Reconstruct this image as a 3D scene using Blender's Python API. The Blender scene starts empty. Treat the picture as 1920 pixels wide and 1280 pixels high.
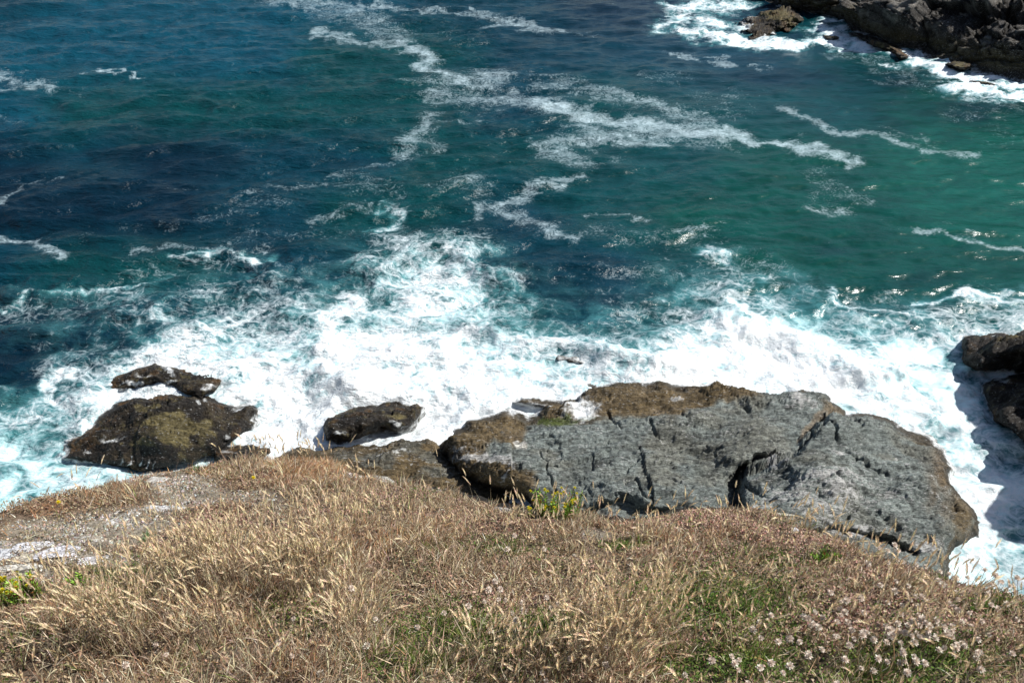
import bpy, math, random
import numpy as np
from mathutils import Vector

# ---------------------------------------------------------------- camera, sky, sun, exposure
H = 20.0; FPX = 1507.0; PITCH = math.radians(38.0)
SUN_AZ = math.radians(80.0)      # to the right of the view direction (+Y)
SUN_EL = math.radians(50.0)
sc = bpy.context.scene
cam_d = bpy.data.cameras.new("camera"); cam = bpy.data.objects.new("camera", cam_d)
sc.collection.objects.link(cam)
cam.location = (0, 0, H); cam.rotation_euler = (math.pi/2 - PITCH, 0, 0)
cam_d.sensor_width = 36; cam_d.lens = FPX/1920*36; cam_d.clip_end = 12000; cam_d.clip_start = 0.05
sc.camera = cam
w = bpy.data.worlds.new("World"); sc.world = w; w.use_nodes = True
wn = w.node_tree.nodes; wl = w.node_tree.links
bg = wn["Background"]; sky = wn.new("ShaderNodeTexSky"); sky.sky_type = 'NISHITA'; sky.sun_disc = False
sky.sun_elevation = SUN_EL; sky.sun_rotation = SUN_AZ
sky.altitude = 20
wl.new(sky.outputs[0], bg.inputs[0]); bg.inputs[1].default_value = 0.075
S = Vector((math.sin(SUN_AZ)*math.cos(SUN_EL), math.cos(SUN_AZ)*math.cos(SUN_EL), math.sin(SUN_EL)))
sd_ = bpy.data.lights.new("sun", 'SUN'); sd_.energy = 4.6; sd_.angle = math.radians(0.5); sd_.color = (1, 0.965, 0.91)
sun = bpy.data.objects.new("sun", sd_); sc.collection.objects.link(sun)
sun.rotation_euler = S.to_track_quat('Z', 'Y').to_euler(); sun.location = (30, 20, 60)
sc.view_settings.view_transform = 'Standard'; sc.view_settings.look = 'None'
sc.view_settings.exposure = 0.45; sc.view_settings.gamma = 1.0
sc.cycles.max_bounces = 5; sc.cycles.diffuse_bounces = 2; sc.cycles.glossy_bounces = 2
rng = np.random.default_rng(7); random.seed(7)

# ---------------------------------------------------------------- geometry helpers
CP, SP = math.cos(PITCH), math.sin(PITCH)
def unproj(u, v, z=0.0):
    u = np.asarray(u, float); v = np.asarray(v, float)
    dx = u-960; dy = FPX*CP-(v-640)*SP; dz = FPX*SP+(v-640)*CP
    t = (H-z)/dz
    return np.stack([dx*t, dy*t, np.broadcast_to(z, t.shape)+0*t], -1)
def proj(P):
    x, y, z = P[..., 0], P[..., 1], P[..., 2]
    d = np.maximum(y*CP+(H-z)*SP, 0.05)
    return 960+FPX*x/d, 640-FPX*(y*SP+(z-H)*CP)/d
def sstep(a, b, x):
    t = np.clip((x-a)/(b-a), 0, 1); return t*t*(3-2*t)

def _hash(ix, iy, iz, seed):
    h = (ix*374761393+iy*668265263+iz*2147483647+seed*974634777) & 0xffffffff
    h = ((h ^ (h >> 13))*1274126177) & 0xffffffff
    h = ((h ^ (h >> 16))*2246822519) & 0xffffffff
    return (h ^ (h >> 15)) & 0xffffffff
def noise(x, y, z=0.0, seed=0):
    """value noise -1..1"""
    x, y, z = np.broadcast_arrays(np.asarray(x, float), y, z)
    xi, yi, zi = (np.floor(a).astype(np.int64) for a in (x, y, z))
    fx, fy, fz = x-xi, y-yi, z-zi
    sx, sy, sz = (f*f*f*(f*(f*6-15)+10) for f in (fx, fy, fz))
    out = 0
    flat = not np.any(z)
    for k in ((0,) if flat else (0, 1)):
        wz = 1.0 if flat else (sz if k else 1-sz)
        for j in (0, 1):
            wy = sy if j else 1-sy
            for i in (0, 1):
                wx = sx if i else 1-sx
                hv = _hash(xi+i, yi+j, zi+k, seed)
                out = out+wx*wy*wz*(hv/2147483647.5-1)
    return out
def fbm(x, y, z=0.0, oct=4, seed=0, gain=0.5, lac=2.03):
    s = 0; a = 1; n = 0
    x = np.asarray(x, float); y = np.asarray(y, float); z = np.asarray(z, float)
    for o in range(oct):
        # rotate between octaves so the lattice never shows
        s = s+a*noise(x, y, z, seed+o*17); n += a; a *= gain
        x, y = (x*0.8-y*0.6)*lac+3.1, (x*0.6+y*0.8)*lac+7.7; z = z*lac
    return s/n*1.5
def ridged(x, y, z=0.0, oct=4, seed=0):
    s = 0; a = 1; n = 0
    x = np.asarray(x, float); y = np.asarray(y, float)
    for o in range(oct):
        s = s+a*(1-np.abs(noise(x, y, z, seed+o*31))*2.0); n += a; a *= .5
        x, y = (x*0.8-y*0.6)*2.1+1.7, (x*0.6+y*0.8)*2.1+5.3
        z = np.asarray(z)*2.1
    return s/n
def worley(x, y, seed=0):
    """F1, F2 and a random value of the nearest cell"""
    xi = np.floor(x).astype(np.int64); yi = np.floor(y).astype(np.int64)
    f1 = np.full(x.shape, 9.0); f2 = np.full(x.shape, 9.0); cid = np.zeros(x.shape)
    for j in (-1, 0, 1):
        for i in (-1, 0, 1):
            a = _hash(xi+i, yi+j, 0, seed)/4294967295.; b = _hash(xi+i, yi+j, 5, seed+3)/4294967295.
            d = np.hypot(xi+i+a-x, yi+j+b-y)
            c = _hash(xi+i, yi+j, 9, seed+8)/4294967295.
            near = d < f1
            f2 = np.where(near, f1, np.minimum(f2, d)); cid = np.where(near, c, cid); f1 = np.where(near, d, f1)
    return f1, f2, cid
def seg_dist(u, v, pts, ky=1.0):
    best = np.full(u.shape, 1e9)
    if len(pts) == 1: pts = [pts[0], (pts[0][0]+.01, pts[0][1])]
    for (x0, y0), (x1, y1) in zip(pts[:-1], pts[1:]):
        ax, ay = x1-x0, (y1-y0)*ky; px, py = u-x0, (v-y0)*ky
        t = np.clip((px*ax+py*ay)/(ax*ax+ay*ay+1e-9), 0, 1)
        best = np.minimum(best, np.hypot(px-t*ax, py-t*ay))
    return best
def poly_sd(u, v, poly):
    d = seg_dist(u, v, poly+[poly[0]])
    ins = np.zeros(u.shape, bool)
    n = len(poly)
    for i in range(n):
        x0, y0 = poly[i]; x1, y1 = poly[(i+1) % n]
        c = ((y0 > v) != (y1 > v)) & (u < (x1-x0)*(v-y0)/((y1-y0) if y1 != y0 else 1e-9)+x0)
        ins ^= c
    return np.where(ins, d, -d)
def blob(u, v, lst):
    out = np.zeros(u.shape)
    for b in lst:
        x, y, rx, ry, s = b
        out = np.maximum(out, s*np.exp(-(((u-x)/rx)**2+((v-y)/ry)**2)))
    return out
def idw(u, v, pts, p=2.5):
    a = np.zeros(u.shape); b = np.zeros(u.shape)
    for x, y, h in pts:
        wgt = 1/(((u-x)**2+(v-y)**2*2.5)+200.)**(p/2); a += wgt*h; b += wgt
    return a/b
def grid_interp(u, v, rows, u0, du, v0, dv):
    g = np.array(rows, float)
    x = np.clip((u-u0)/du, 0, g.shape[1]-1.001); y = np.clip((v-v0)/dv, 0, g.shape[0]-1.001)
    xi = x.astype(int); yi = y.astype(int); fx = x-xi; fy = y-yi
    fx = fx*fx*(3-2*fx); fy = fy*fy*(3-2*fy)
    if g.ndim == 3: fx = fx[..., None]; fy = fy[..., None]
    return (g[yi, xi]*(1-fx)+g[yi, xi+1]*fx)*(1-fy)+(g[yi+1, xi]*(1-fx)+g[yi+1, xi+1]*fx)*fy

def mesh_np(name, V, Fc, mats=(), attrs=None, smooth=True, parent=None, matidx=None):
    """V (n,3); Fc int array (m,3|4)"""
    me = bpy.data.meshes.new(name)
    V = np.ascontiguousarray(V, np.float32); Fc = np.ascontiguousarray(Fc, np.int32)
    k = Fc.shape[1]; m = len(Fc)
    me.vertices.add(len(V)); me.vertices.foreach_set("co", V.ravel())
    me.loops.add(m*k); me.loops.foreach_set("vertex_index", Fc.ravel())
    me.polygons.add(m)
    me.polygons.foreach_set("loop_start", np.arange(0, m*k, k, dtype=np.int32))
    me.polygons.foreach_set("loop_total", np.full(m, k, np.int32))
    if matidx is not None: me.polygons.foreach_set("material_index", np.ascontiguousarray(matidx, np.int32))
    me.update(calc_edges=True)
    me.polygons.foreach_set("use_smooth", np.full(m, smooth, bool))
    for an, av in (attrs or {}).items():
        c = np.ones((len(V), 4), np.float32); c[:, :av.shape[1]] = av
        at = me.color_attributes.new(an, 'FLOAT_COLOR', 'POINT'); at.data.foreach_set("color", c.ravel())
    for mt in mats: me.materials.append(mt)
    o = bpy.data.objects.new(name, me); sc.collection.objects.link(o)
    if parent: o.parent = parent
    return o
def grid_faces(nr, nc, keep=None):
    i = np.arange(nr*nc).reshape(nr, nc)
    f = np.stack([i[:-1, :-1], i[1:, :-1], i[1:, 1:], i[:-1, 1:]], -1).reshape(-1, 4)
    if keep is not None:
        f = f[keep.ravel()[f].any(1)]
    return f
def compact(V, Fc, *arrs):
    used = np.unique(Fc); m = np.full(len(V), -1); m[used] = np.arange(len(used))
    return (V[used], m[Fc])+tuple(a[used] for a in arrs)
def tag(o, label=None, cat=None, group=None, kind=None):
    if label: o['label'] = label
    if cat: o['category'] = cat
    if group: o['group'] = group
    if kind: o['kind'] = kind
    return o
def empty(name, loc, rz=0.0):
    o = bpy.data.objects.new(name, None); sc.collection.objects.link(o); o.location = loc
    o.rotation_euler = (0, 0, rz); o.empty_display_size = .1; return o

# ---------------------------------------------------------------- node helpers
class NT:
    def __init__(s, name):
        s.m = bpy.data.materials.new(name); s.m.use_nodes = True
        s.t = s.m.node_tree; s.n = s.t.nodes; s.b = s.n["Principled BSDF"]
    def set(s, sock, v):
        if hasattr(v, 'is_linked') or isinstance(v, bpy.types.NodeSocket): s.t.links.new(v, sock)
        else: sock.default_value = v
    def math(s, op, a, b=0.0, c=None, clamp=False):
        n = s.n.new("ShaderNodeMath"); n.operation = op; n.use_clamp = clamp
        s.set(n.inputs[0], a); s.set(n.inputs[1], b)
        if c is not None: s.set(n.inputs[2], c)
        return n.outputs[0]
    def vmath(s, op, a, b):
        n = s.n.new("ShaderNodeVectorMath"); n.operation = op
        s.set(n.inputs[0], a)
        if op == 'SCALE': s.set(n.inputs[3], b)
        else: s.set(n.inputs[1], b)
        return n.outputs[0]
    def noise(s, vec, scale, detail=4, rough=.55, dist=0.0, color=False):
        n = s.n.new("ShaderNodeTexNoise"); s.set(n.inputs["Vector"], vec)
        n.inputs["Scale"].default_value = scale; n.inputs["Detail"].default_value = detail
        n.inputs["Roughness"].default_value = rough; n.inputs["Distortion"].default_value = dist
        return n.outputs["Color" if color else "Fac"]
    def voro(s, vec, scale, feature='DISTANCE_TO_EDGE'):
        n = s.n.new("ShaderNodeTexVoronoi"); n.feature = feature; s.set(n.inputs["Vector"], vec)
        n.inputs["Scale"].default_value = scale; return n.outputs["Distance"]
    def ramp(s, x, a, b, lo=0.0, hi=1.0, smooth=True):
        n = s.n.new("ShaderNodeMapRange"); n.interpolation_type = 'SMOOTHSTEP' if smooth else 'LINEAR'
        s.set(n.inputs[0], x)
        for i, q in enumerate((a, b, lo, hi)): s.set(n.inputs[i+1], q)
        return n.outputs[0]
    def mix(s, f, a, b, blend='MIX'):
        n = s.n.new("ShaderNodeMix"); n.data_type = 'RGBA'; n.blend_type = blend
        s.set(n.inputs[0], f); s.set(n.inputs[6], a); s.set(n.inputs[7], b); return n.outputs[2]
    def attr(s, name):
        n = s.n.new("ShaderNodeAttribute"); n.attribute_name = name; return n
    def sep(s, c):
        n = s.n.new("ShaderNodeSeparateColor"); s.set(n.inputs[0], c); return n.outputs
    def bump(s, h, strength, dist, normal=None):
        n = s.n.new("ShaderNodeBump"); n.inputs["Strength"].default_value = strength
        n.inputs["Distance"].default_value = dist; s.set(n.inputs["Height"], h)
        if normal is not None: s.set(n.inputs["Normal"], normal)
        return n.outputs[0]
    def pos(s):
        return s.n.new("ShaderNodeNewGeometry").outputs["Position"]
    def mapping(s, vec, rot=(0, 0, 0), scale=(1, 1, 1)):
        n = s.n.new("ShaderNodeMapping"); s.set(n.inputs[0], vec)
        n.inputs["Rotation"].default_value = rot; n.inputs["Scale"].default_value = scale
        return n.outputs[0]

# ---------------------------------------------------------------- foam network shared by sea and wet rock
def foam_net(t, P, D, T):
    w1 = t.vmath('SCALE', t.vmath('SUBTRACT', t.noise(P, .55, 3, .55, color=True), (.5, .5, .5)), 1.9)
    w2 = t.vmath('SCALE', t.vmath('SUBTRACT', t.noise(P, 2.6, 2, .5, color=True), (.5, .5, .5)), .30)
    Q = t.vmath('ADD', t.vmath('ADD', P, w1), w2)
    Q = t.mapping(Q, (0, 0, math.radians(-14)), (.62, 1.0, 1.0))
    v1 = t.voro(Q, 1.35); v2 = t.voro(Q, 3.4)
    e1 = t.ramp(v1, .0, .20, 1, 0, False); e2 = t.ramp(v2, 0, .26, 1, 0, False)
    n1 = t.noise(Q, .75, 6, .68); n2 = t.noise(t.vmath('ADD', P, t.vmath('SCALE', w1, .4)), 4.2, 6, .72)
    r = t.math('ABSOLUTE', t.math('SUBTRACT', t.noise(Q, 1.3, 5, .62), .5))      # ridged filaments
    rr = t.ramp(r, 0, .10, 1, 0, False)
    L = t.math('MAXIMUM', t.math('MULTIPLY', e1, .85), t.math('MAXIMUM', t.math('MULTIPLY', e2, .6), t.math('MULTIPLY', rr, .8)))
    val = t.math('MULTIPLY_ADD', D, 1.36, -.91)
    val = t.math('ADD', val, t.math('MULTIPLY', t.math('SUBTRACT', n1, .5), 1.7))
    val = t.math('ADD', val, t.math('MULTIPLY', t.math('SUBTRACT', n2, .5), 1.05))
    val = t.math('ADD', val, t.math('MULTIPLY', L, .74))
    dense = t.ramp(val, -.06, .95)
    # thin drifting foam: fine grains
    g1 = t.noise(Q, 1.6, 6, .72); g2 = t.noise(Q, 9.0, 4, .7)
    v = t.math('MULTIPLY_ADD', T, 1.45, -.74)
    v = t.math('ADD', v, t.math('MULTIPLY', t.math('SUBTRACT', g1, .5), 2.1))
    v = t.math('ADD', v, t.math('MULTIPLY', t.math('SUBTRACT', g2, .5), 2.7))
    thin = t.math('MULTIPLY', t.ramp(v, -.24, 1.05), .56)
    bright = t.math('MULTIPLY', t.ramp(v, .6, 1.3), .22)
    thin = t.math('ADD', thin, bright)
    return dense, thin, val, n2

def sea_material():
    t = NT("sea water"); P = t.pos()
    a = t.sep(t.attr("mask").outputs["Color"]); wc = t.attr("wcol").outputs["Color"]
    D, T, A = a[0], a[1], a[2]
    dense, thin, val, n2 = foam_net(t, P, D, T)
    wv = t.mapping(P, (0, 0, math.radians(8)), (.36, 1, 1))
    nb = t.noise(wv, 1.8, 4, .55); nf = t.noise(wv, 5.5, 4, .6)
    am = t.math('MULTIPLY', A, t.ramp(t.noise(P, .9, 5, .62, 0.6), .3, .68, .15, 1.15), clamp=False)
    am = t.math('ADD', am, t.ramp(A, .5, 1.0, 0, .24))
    wcol = t.mix(t.ramp(am, 0, .55), wc, (.050, .175, .19, 1))
    wcol = t.mix(t.ramp(am, .45, 1.0), wcol, (.40, .63, .65, 1))
    wcol = t.mix(t.ramp(am, .78, 1.12), wcol, (.60, .79, .81, 1))
    mot = t.ramp(t.noise(wv, .9, 6, .7), .3, .7, .74, 1.26)
    wcol = t.vmath('SCALE', wcol, mot)
    fa = t.math('MAXIMUM', dense, thin)
    fcol = t.mix(dense, (.62, .72, .78, 1), (.82, .86, .87, 1))
    fcol = t.mix(t.ramp(val, .1, .9), t.mix(.25, fcol, (.3, .6, .64, 1)), fcol)
    col = t.mix(fa, wcol, fcol)
    t.set(t.b.inputs["Base Color"], col)
    t.set(t.b.inputs["Roughness"], t.math('MULTIPLY_ADD', fa, .65, .21))
    t.b.inputs["IOR"].default_value = 1.33
    t.set(t.b.inputs["Specular IOR Level"], t.math('MULTIPLY_ADD', fa, -.3, .5))
    h = t.math('ADD', t.math('MULTIPLY', nb, .40), t.math('MULTIPLY', nf, .16))
    b1 = t.bump(h, .95, .55)
    calm = t.n.new("ShaderNodeSeparateXYZ"); t.set(calm.inputs[0], P)       # the bay is sheltered towards the right-hand cliff
    t.set([n for n in t.n if n.type == 'BUMP'][-1].inputs["Strength"], t.ramp(calm.outputs[0], -8, 14, 1.3, .38))
    b2 = t.bump(t.math('ADD', t.math('MULTIPLY', t.math('MINIMUM', val, 1.1), .12), t.math('MULTIPLY', n2, .16)), .0, 1, b1)
    nb2 = t.n[-1]
    bb = [n for n in t.n if n.type == 'BUMP'][-1]
    t.set(bb.inputs["Strength"], t.math('MULTIPLY', fa, .5))
    t.set(t.b.inputs["Normal"], b2)
    return t.m

def rock_material(name, rough=.8, wet=False):
    t = NT(name); P = t.pos()
    c = t.attr("rcol").outputs["Color"]; mk = t.sep(t.attr("mask").outputs["Color"])
    S1 = t.mapping(P, (0, 0, math.radians(10)), (.30, 1.6, 1.2))
    f = t.noise(S1, 9, 6, .72); g = t.noise(P, 34, 4, .7)
    sp = t.noise(S1, 16, 3, .6)
    m = t.math('MULTIPLY', t.ramp(f, .3, .7, .5, 1.5), t.ramp(g, .3, .7, .8, 1.22))
    col = t.vmath('SCALE', c, m)
    white = t.math('MULTIPLY', t.ramp(t.math('ADD', sp, t.math('MULTIPLY', mk[1], .24)), .615, .70), .75)
    col = t.mix(white, col, (.42, .42, .41, 1))
    dense, thin, val, n2 = foam_net(t, P, mk[0], mk[0])
    col = t.mix(dense, col, (.9, .93, .93, 1))
    t.set(t.b.inputs["Base Color"], col)
    ro = t.math('SUBTRACT', rough, t.math('MULTIPLY', mk[2], .12))
    t.b.inputs['Specular IOR Level'].default_value = .3
    t.set(t.b.inputs["Roughness"], t.mix(dense, ro, (.8, .8, .8, 1)) if False else ro)
    hh = t.math('ADD', t.math('MULTIPLY', f, .6), t.math('MULTIPLY', g, .18))
    cr = t.math('ABSOLUTE', t.math('SUBTRACT', t.noise(S1, 3.2, 5, .6), .5))
    hh = t.math('ADD', hh, t.ramp(cr, 0, .03, -.35, 0))
    t.set(t.b.inputs["Normal"], t.bump(hh, .9, .12))
    return t.m

def attr_material(name, attr="col", rough=.7, trans=0.0, spec=.3, nscale=60):
    t = NT(name); P = t.pos()
    c = t.attr(attr).outputs["Color"]
    m = t.ramp(t.noise(P, nscale, 4, .65), .25, .75, .7, 1.3)
    t.set(t.b.inputs["Base Color"], t.vmath('SCALE', c, m))
    t.b.inputs["Roughness"].default_value = rough
    t.b.inputs["Specular IOR Level"].default_value = spec
    if trans > 0:
        out = [n for n in t.n if n.type == 'OUTPUT_MATERIAL'][0]
        tr = t.n.new("ShaderNodeBsdfTranslucent"); t.set(tr.inputs[0], c)
        mx = t.n.new("ShaderNodeMixShader"); mx.inputs[0].default_value = trans
        t.t.links.new(t.b.outputs[0], mx.inputs[1]); t.t.links.new(tr.outputs[0], mx.inputs[2])
        t.t.links.new(mx.outputs[0], out.inputs[0])
    return t.m

# ================================================================ THE SEA
# density of the surf, read off a 80 x 40 lattice (0 clear, 9 solid foam)
SURF = [
"0000000000000000000000000",  # 360
"0000000113000000000000000",  # 400
"0000111014431000110000000",
"0001233114551001241000000",  # 480
"0012333225765101244300000",
"1334334445764222354343344",  # 560
"3333445556654334576444556",
"1223676678776655699745666",  # 640
"0146888699887777899976667",
"0268889899888888999984466",  # 720
"1477889999999888888887566",
"5566889999999888888888776",  # 800
"5566889999998888888888777",
"4456777888888888888888776",  # 880
"4556778888888888888888786",
"4555778888888888888888886",  # 960
"4556778888888888888887776",
"5556778888888888888886666",  # 1040
"5556778888888888888885556",
"5556778888888888888885556",
]
AER = [   # extra milkiness of the water under the foam
"0000000000000000000000000",
"0000000000000000000000000",
"0000000011100000000000000",
"0000111012551000121000000",
"0001222225764101233200000",
"1223222445764212444422223",
"2222333566665333577665433",
"1122556687776555699877544",
"0133577788887766799999865",
"0145677899998877899999976",
"1456777899999988889999976",
"6666778899999999999999976",
"7777788899999999999999986",
"8888889999999999999999986",
"8888999999999999999999997",
"8999999999999999999999997",
"9999999999999999999999998",
"9999999999999999999999998",
"9999999999999999999999998",
"9999999999999999999999998",
]
WC = {'B': (.0022, .047, .076), 'b': (.0012, .028, .045), 'N': (.0007, .0125, .025), 'T': (.0013, .038, .042),
      'G': (.0008, .046, .036), 'L': (.002, .066, .049)}
WROWS = ["bBBBBbbNNNTNN", "BBBBTTbbbbTTb", "BTTTTTbTTTTGG", "NbNbbTTTTGGLL", "NNNbTTbTGGGLL", "bTTbbTbbTGGGG",
         "NNbbTTTbTTTTG", "NNbTTTTTTTTTT", "TTTTTTTTTTTTT", "TTTTTTTTTTTTT"]
DARK = [(1450, 148, 130, 20, 1), (1680, 150, 90, 28, .9), (1850, 205, 120, 22, .9), (1550, 463, 40, 12, .5), (1720, 522, 60, 12, .35),
        (1010, 520, 120, 34, .9), (870, 430, 100, 16, .6), (1120, 560, 120, 25, .55), (1560, 95, 60, 14, .2), (280, 290, 190, 26, .8),
        (150, 360, 230, 34, .85), (60, 650, 90, 60, .7), (50, 750, 70, 30, .9), (420, 470, 170, 16, .7), (560, 445, 160, 12, .6),
        (1230, 30, 180, 24, .6), (1120, 60, 220, 26, .35), (240, 575, 60, 14, .6)]
THIN = [([(500, 0), (600, 6), (680, 14)], 15, .75), ([(620, 15), (700, 40), (750, 70)], 26, .62), ([(690, 5), (760, 15), (850, 22), (960, 40), (1040, 57)], 8, .82),
        ([(600, 66), (680, 75), (750, 86)], 9, .85), ([(750, 86), (790, 98), (806, 120), (830, 145), (862, 160)], 12, .98), ([(800, 60), (840, 66)], 12, .4),
        ([(830, 160), (920, 150)], 24, .8), ([(740, 158), (800, 160)], 9, .5), ([(800, 185), (860, 190)], 18, .72), ([(870, 190), (940, 185), (1000, 190)], 20, .8),
        ([(1000, 192), (1060, 202), (1120, 222), (1200, 236), (1290, 246), (1380, 256)], 19, 1.0), ([(1370, 256), (1460, 264), (1520, 280), (1595, 302)], 11, 1.0),
        ([(1005, 148), (1060, 160), (1120, 176)], 14, .68), ([(1120, 176), (1200, 192), (1290, 212), (1330, 240)], 14, .74),
        ([(1220, 262), (1130, 258), (1050, 268), (1020, 278)], 14, .8), ([(1040, 285), (1110, 300)], 18, .72), ([(1060, 240), (1110, 250)], 14, .75),
        ([(1280, 268), (1390, 276)], 9, .6), ([(1310, 180), (1390, 186)], 18, .42), ([(1210, 148), (1270, 146)], 15, .38), ([(1340, 205)], 30, .42),
        ([(806, 228), (775, 255), (745, 285)], 14, .8), ([(790, 270), (815, 272)], 10, .6), ([(830, 240), (900, 228)], 6, .55),
        ([(820, 345), (880, 350)], 22, .55), ([(1080, 334), (1010, 345), (960, 362), (915, 385)], 11, .85), ([(915, 385), (960, 402), (990, 425), (1040, 445), (1090, 452)], 12, .75),
        ([(885, 390), (930, 388)], 8, .7), ([(1100, 404), (1150, 410), (1200, 416)], 7, .62), ([(1120, 440), (1250, 445), (1340, 430)], 20, .42), ([(1270, 428), (1330, 426)], 7, .7),
        ([(1462, 214), (1510, 222), (1560, 240), (1640, 256), (1690, 268)], 7, .82), ([(1690, 270), (1760, 284), (1835, 296)], 10, .72), ([(1670, 243), (1720, 252), (1800, 278)], 7, .5),
        ([(1520, 325), (1550, 355), (1600, 380)], 15, .47), ([(1525, 383), (1570, 400)], 10, .62), ([(1615, 408), (1660, 425), (1700, 428)], 7, .35),
        ([(1700, 430), (1760, 437), (1840, 452), (1930, 466)], 6.5, .85), ([(1630, 236), (1660, 240)], 5, .45), ([(1850, 240), (1900, 270)], 20, .33),
        ([(0, 146), (50, 150), (95, 160)], 13, .82), ([(0, 172), (60, 168)], 7, .75), ([(170, 135), (230, 141), (268, 149)], 3, .95), ([(100, 165), (180, 160)], 9, .35), ([(0, 215), (20, 216)], 7, .5),
        ([(0, 400), (18, 372), (50, 345)], 7, .72), ([(0, 440), (40, 452), (90, 470), (130, 484)], 11, .86), ([(20, 335), (60, 328)], 8, .5), ([(80, 342), (130, 346)], 3, .6),
        ([(480, 372), (580, 345), (680, 320), (720, 300)], 6, .55), ([(320, 418), (420, 402), (520, 380)], 8, .45), ([(560, 415), (620, 400), (665, 388)], 8, .6), ([(640, 340), (700, 350), (720, 360)], 22, .45),
        ([(250, 472), (330, 465), (410, 470)], 6, .62), ([(420, 455), (470, 430)], 12, .4), ([(150, 440), (250, 430)], 12, .3), ([(330, 350), (380, 352)], 8, .4), ([(500, 440), (640, 430)], 14, .4),
        ([(1250, 97), (1310, 108), (1360, 121)], 3.5, .8), ([(1390, 122), (1440, 124)], 3.5, .7), ([(1040, 60), (1110, 66)], 4, .5), ([(1190, 50), (1230, 60)], 5, .4),
        ([(1380, 480), (1450, 500)], 18, .5), ([(1130, 520), (1330, 510)], 20, .42), ([(1560, 108), (1640, 118), (1700, 140)], 12, .5), ([(1640, 150), (1760, 165)], 16, .45), ([(1780, 210), (1920, 215)], 14, .4)]
DENSE = [([(1235, 42), (1280, 26), (1330, 12), (1400, 4)], 18, .78), ([(1260, 10), (1330, -5)], 16, .8), ([(1290, 55), (1350, 76), (1420, 88), (1490, 84), (1540, 68), (1570, 50)], 13, .95),
         ([(1330, 40), (1400, 55)], 22, .8), ([(1540, 45), (1600, 55), (1640, 75)], 12, .6), ([(1600, 72), (1660, 88), (1710, 106)], 12, .85), ([(1720, 96), (1760, 108), (1800, 122)], 9, .9),
         ([(1580, 96), (1640, 100), (1720, 118)], 9, .8), ([(1550, 68), (1630, 88), (1720, 114), (1790, 138), (1870, 152), (1930, 168)], 15, 1.0), ([(1760, 135), (1830, 140)], 9, .45), ([(1775, 165), (1840, 172), (1920, 186)], 11, .95), ([(1850, 140), (1925, 165)], 10, .95), ([(1500, 65), (1560, 90)], 10, .5),
         ([(1810, 185), (1900, 200)], 10, .6), ([(1320, 468), (1360, 475)], 14, .8), ([(700, 395), (740, 400), (690, 430)], 12, .55), ([(340, 490), (420, 470), (440, 480)], 7, .6),
         ([(450, 480), (500, 490)], 12, .7), ([(20, 580), (100, 550), (190, 545), (300, 530)], 6, .65), ([(150, 700), (108, 720), (110, 755)], 12, .8),
         ([(640, 580), (600, 660), (640, 760)], 45, .95), ([(1380, 565), (1420, 590), (1500, 650), (1600, 700), (1640, 730)], 22, .95), ([(1560, 540), (1610, 560), (1680, 590), (1750, 610)], 9, .7),
         ([(1740, 560), (1830, 545), (1910, 560)], 10, .75), ([(1730, 600), (1750, 660), (1780, 740)], 26, .75), ([(0, 800), (80, 780), (150, 790)], 9, .7), ([(1660, 730), (1700, 780), (1790, 850)], 18, .9),
         ([(1790, 850), (1820, 930), (1850, 960)], 30, .95), ([(1790, 1040), (1830, 990)], 20, .9), ([(1860, 1010), (1920, 1050)], 8, .7)]

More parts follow.
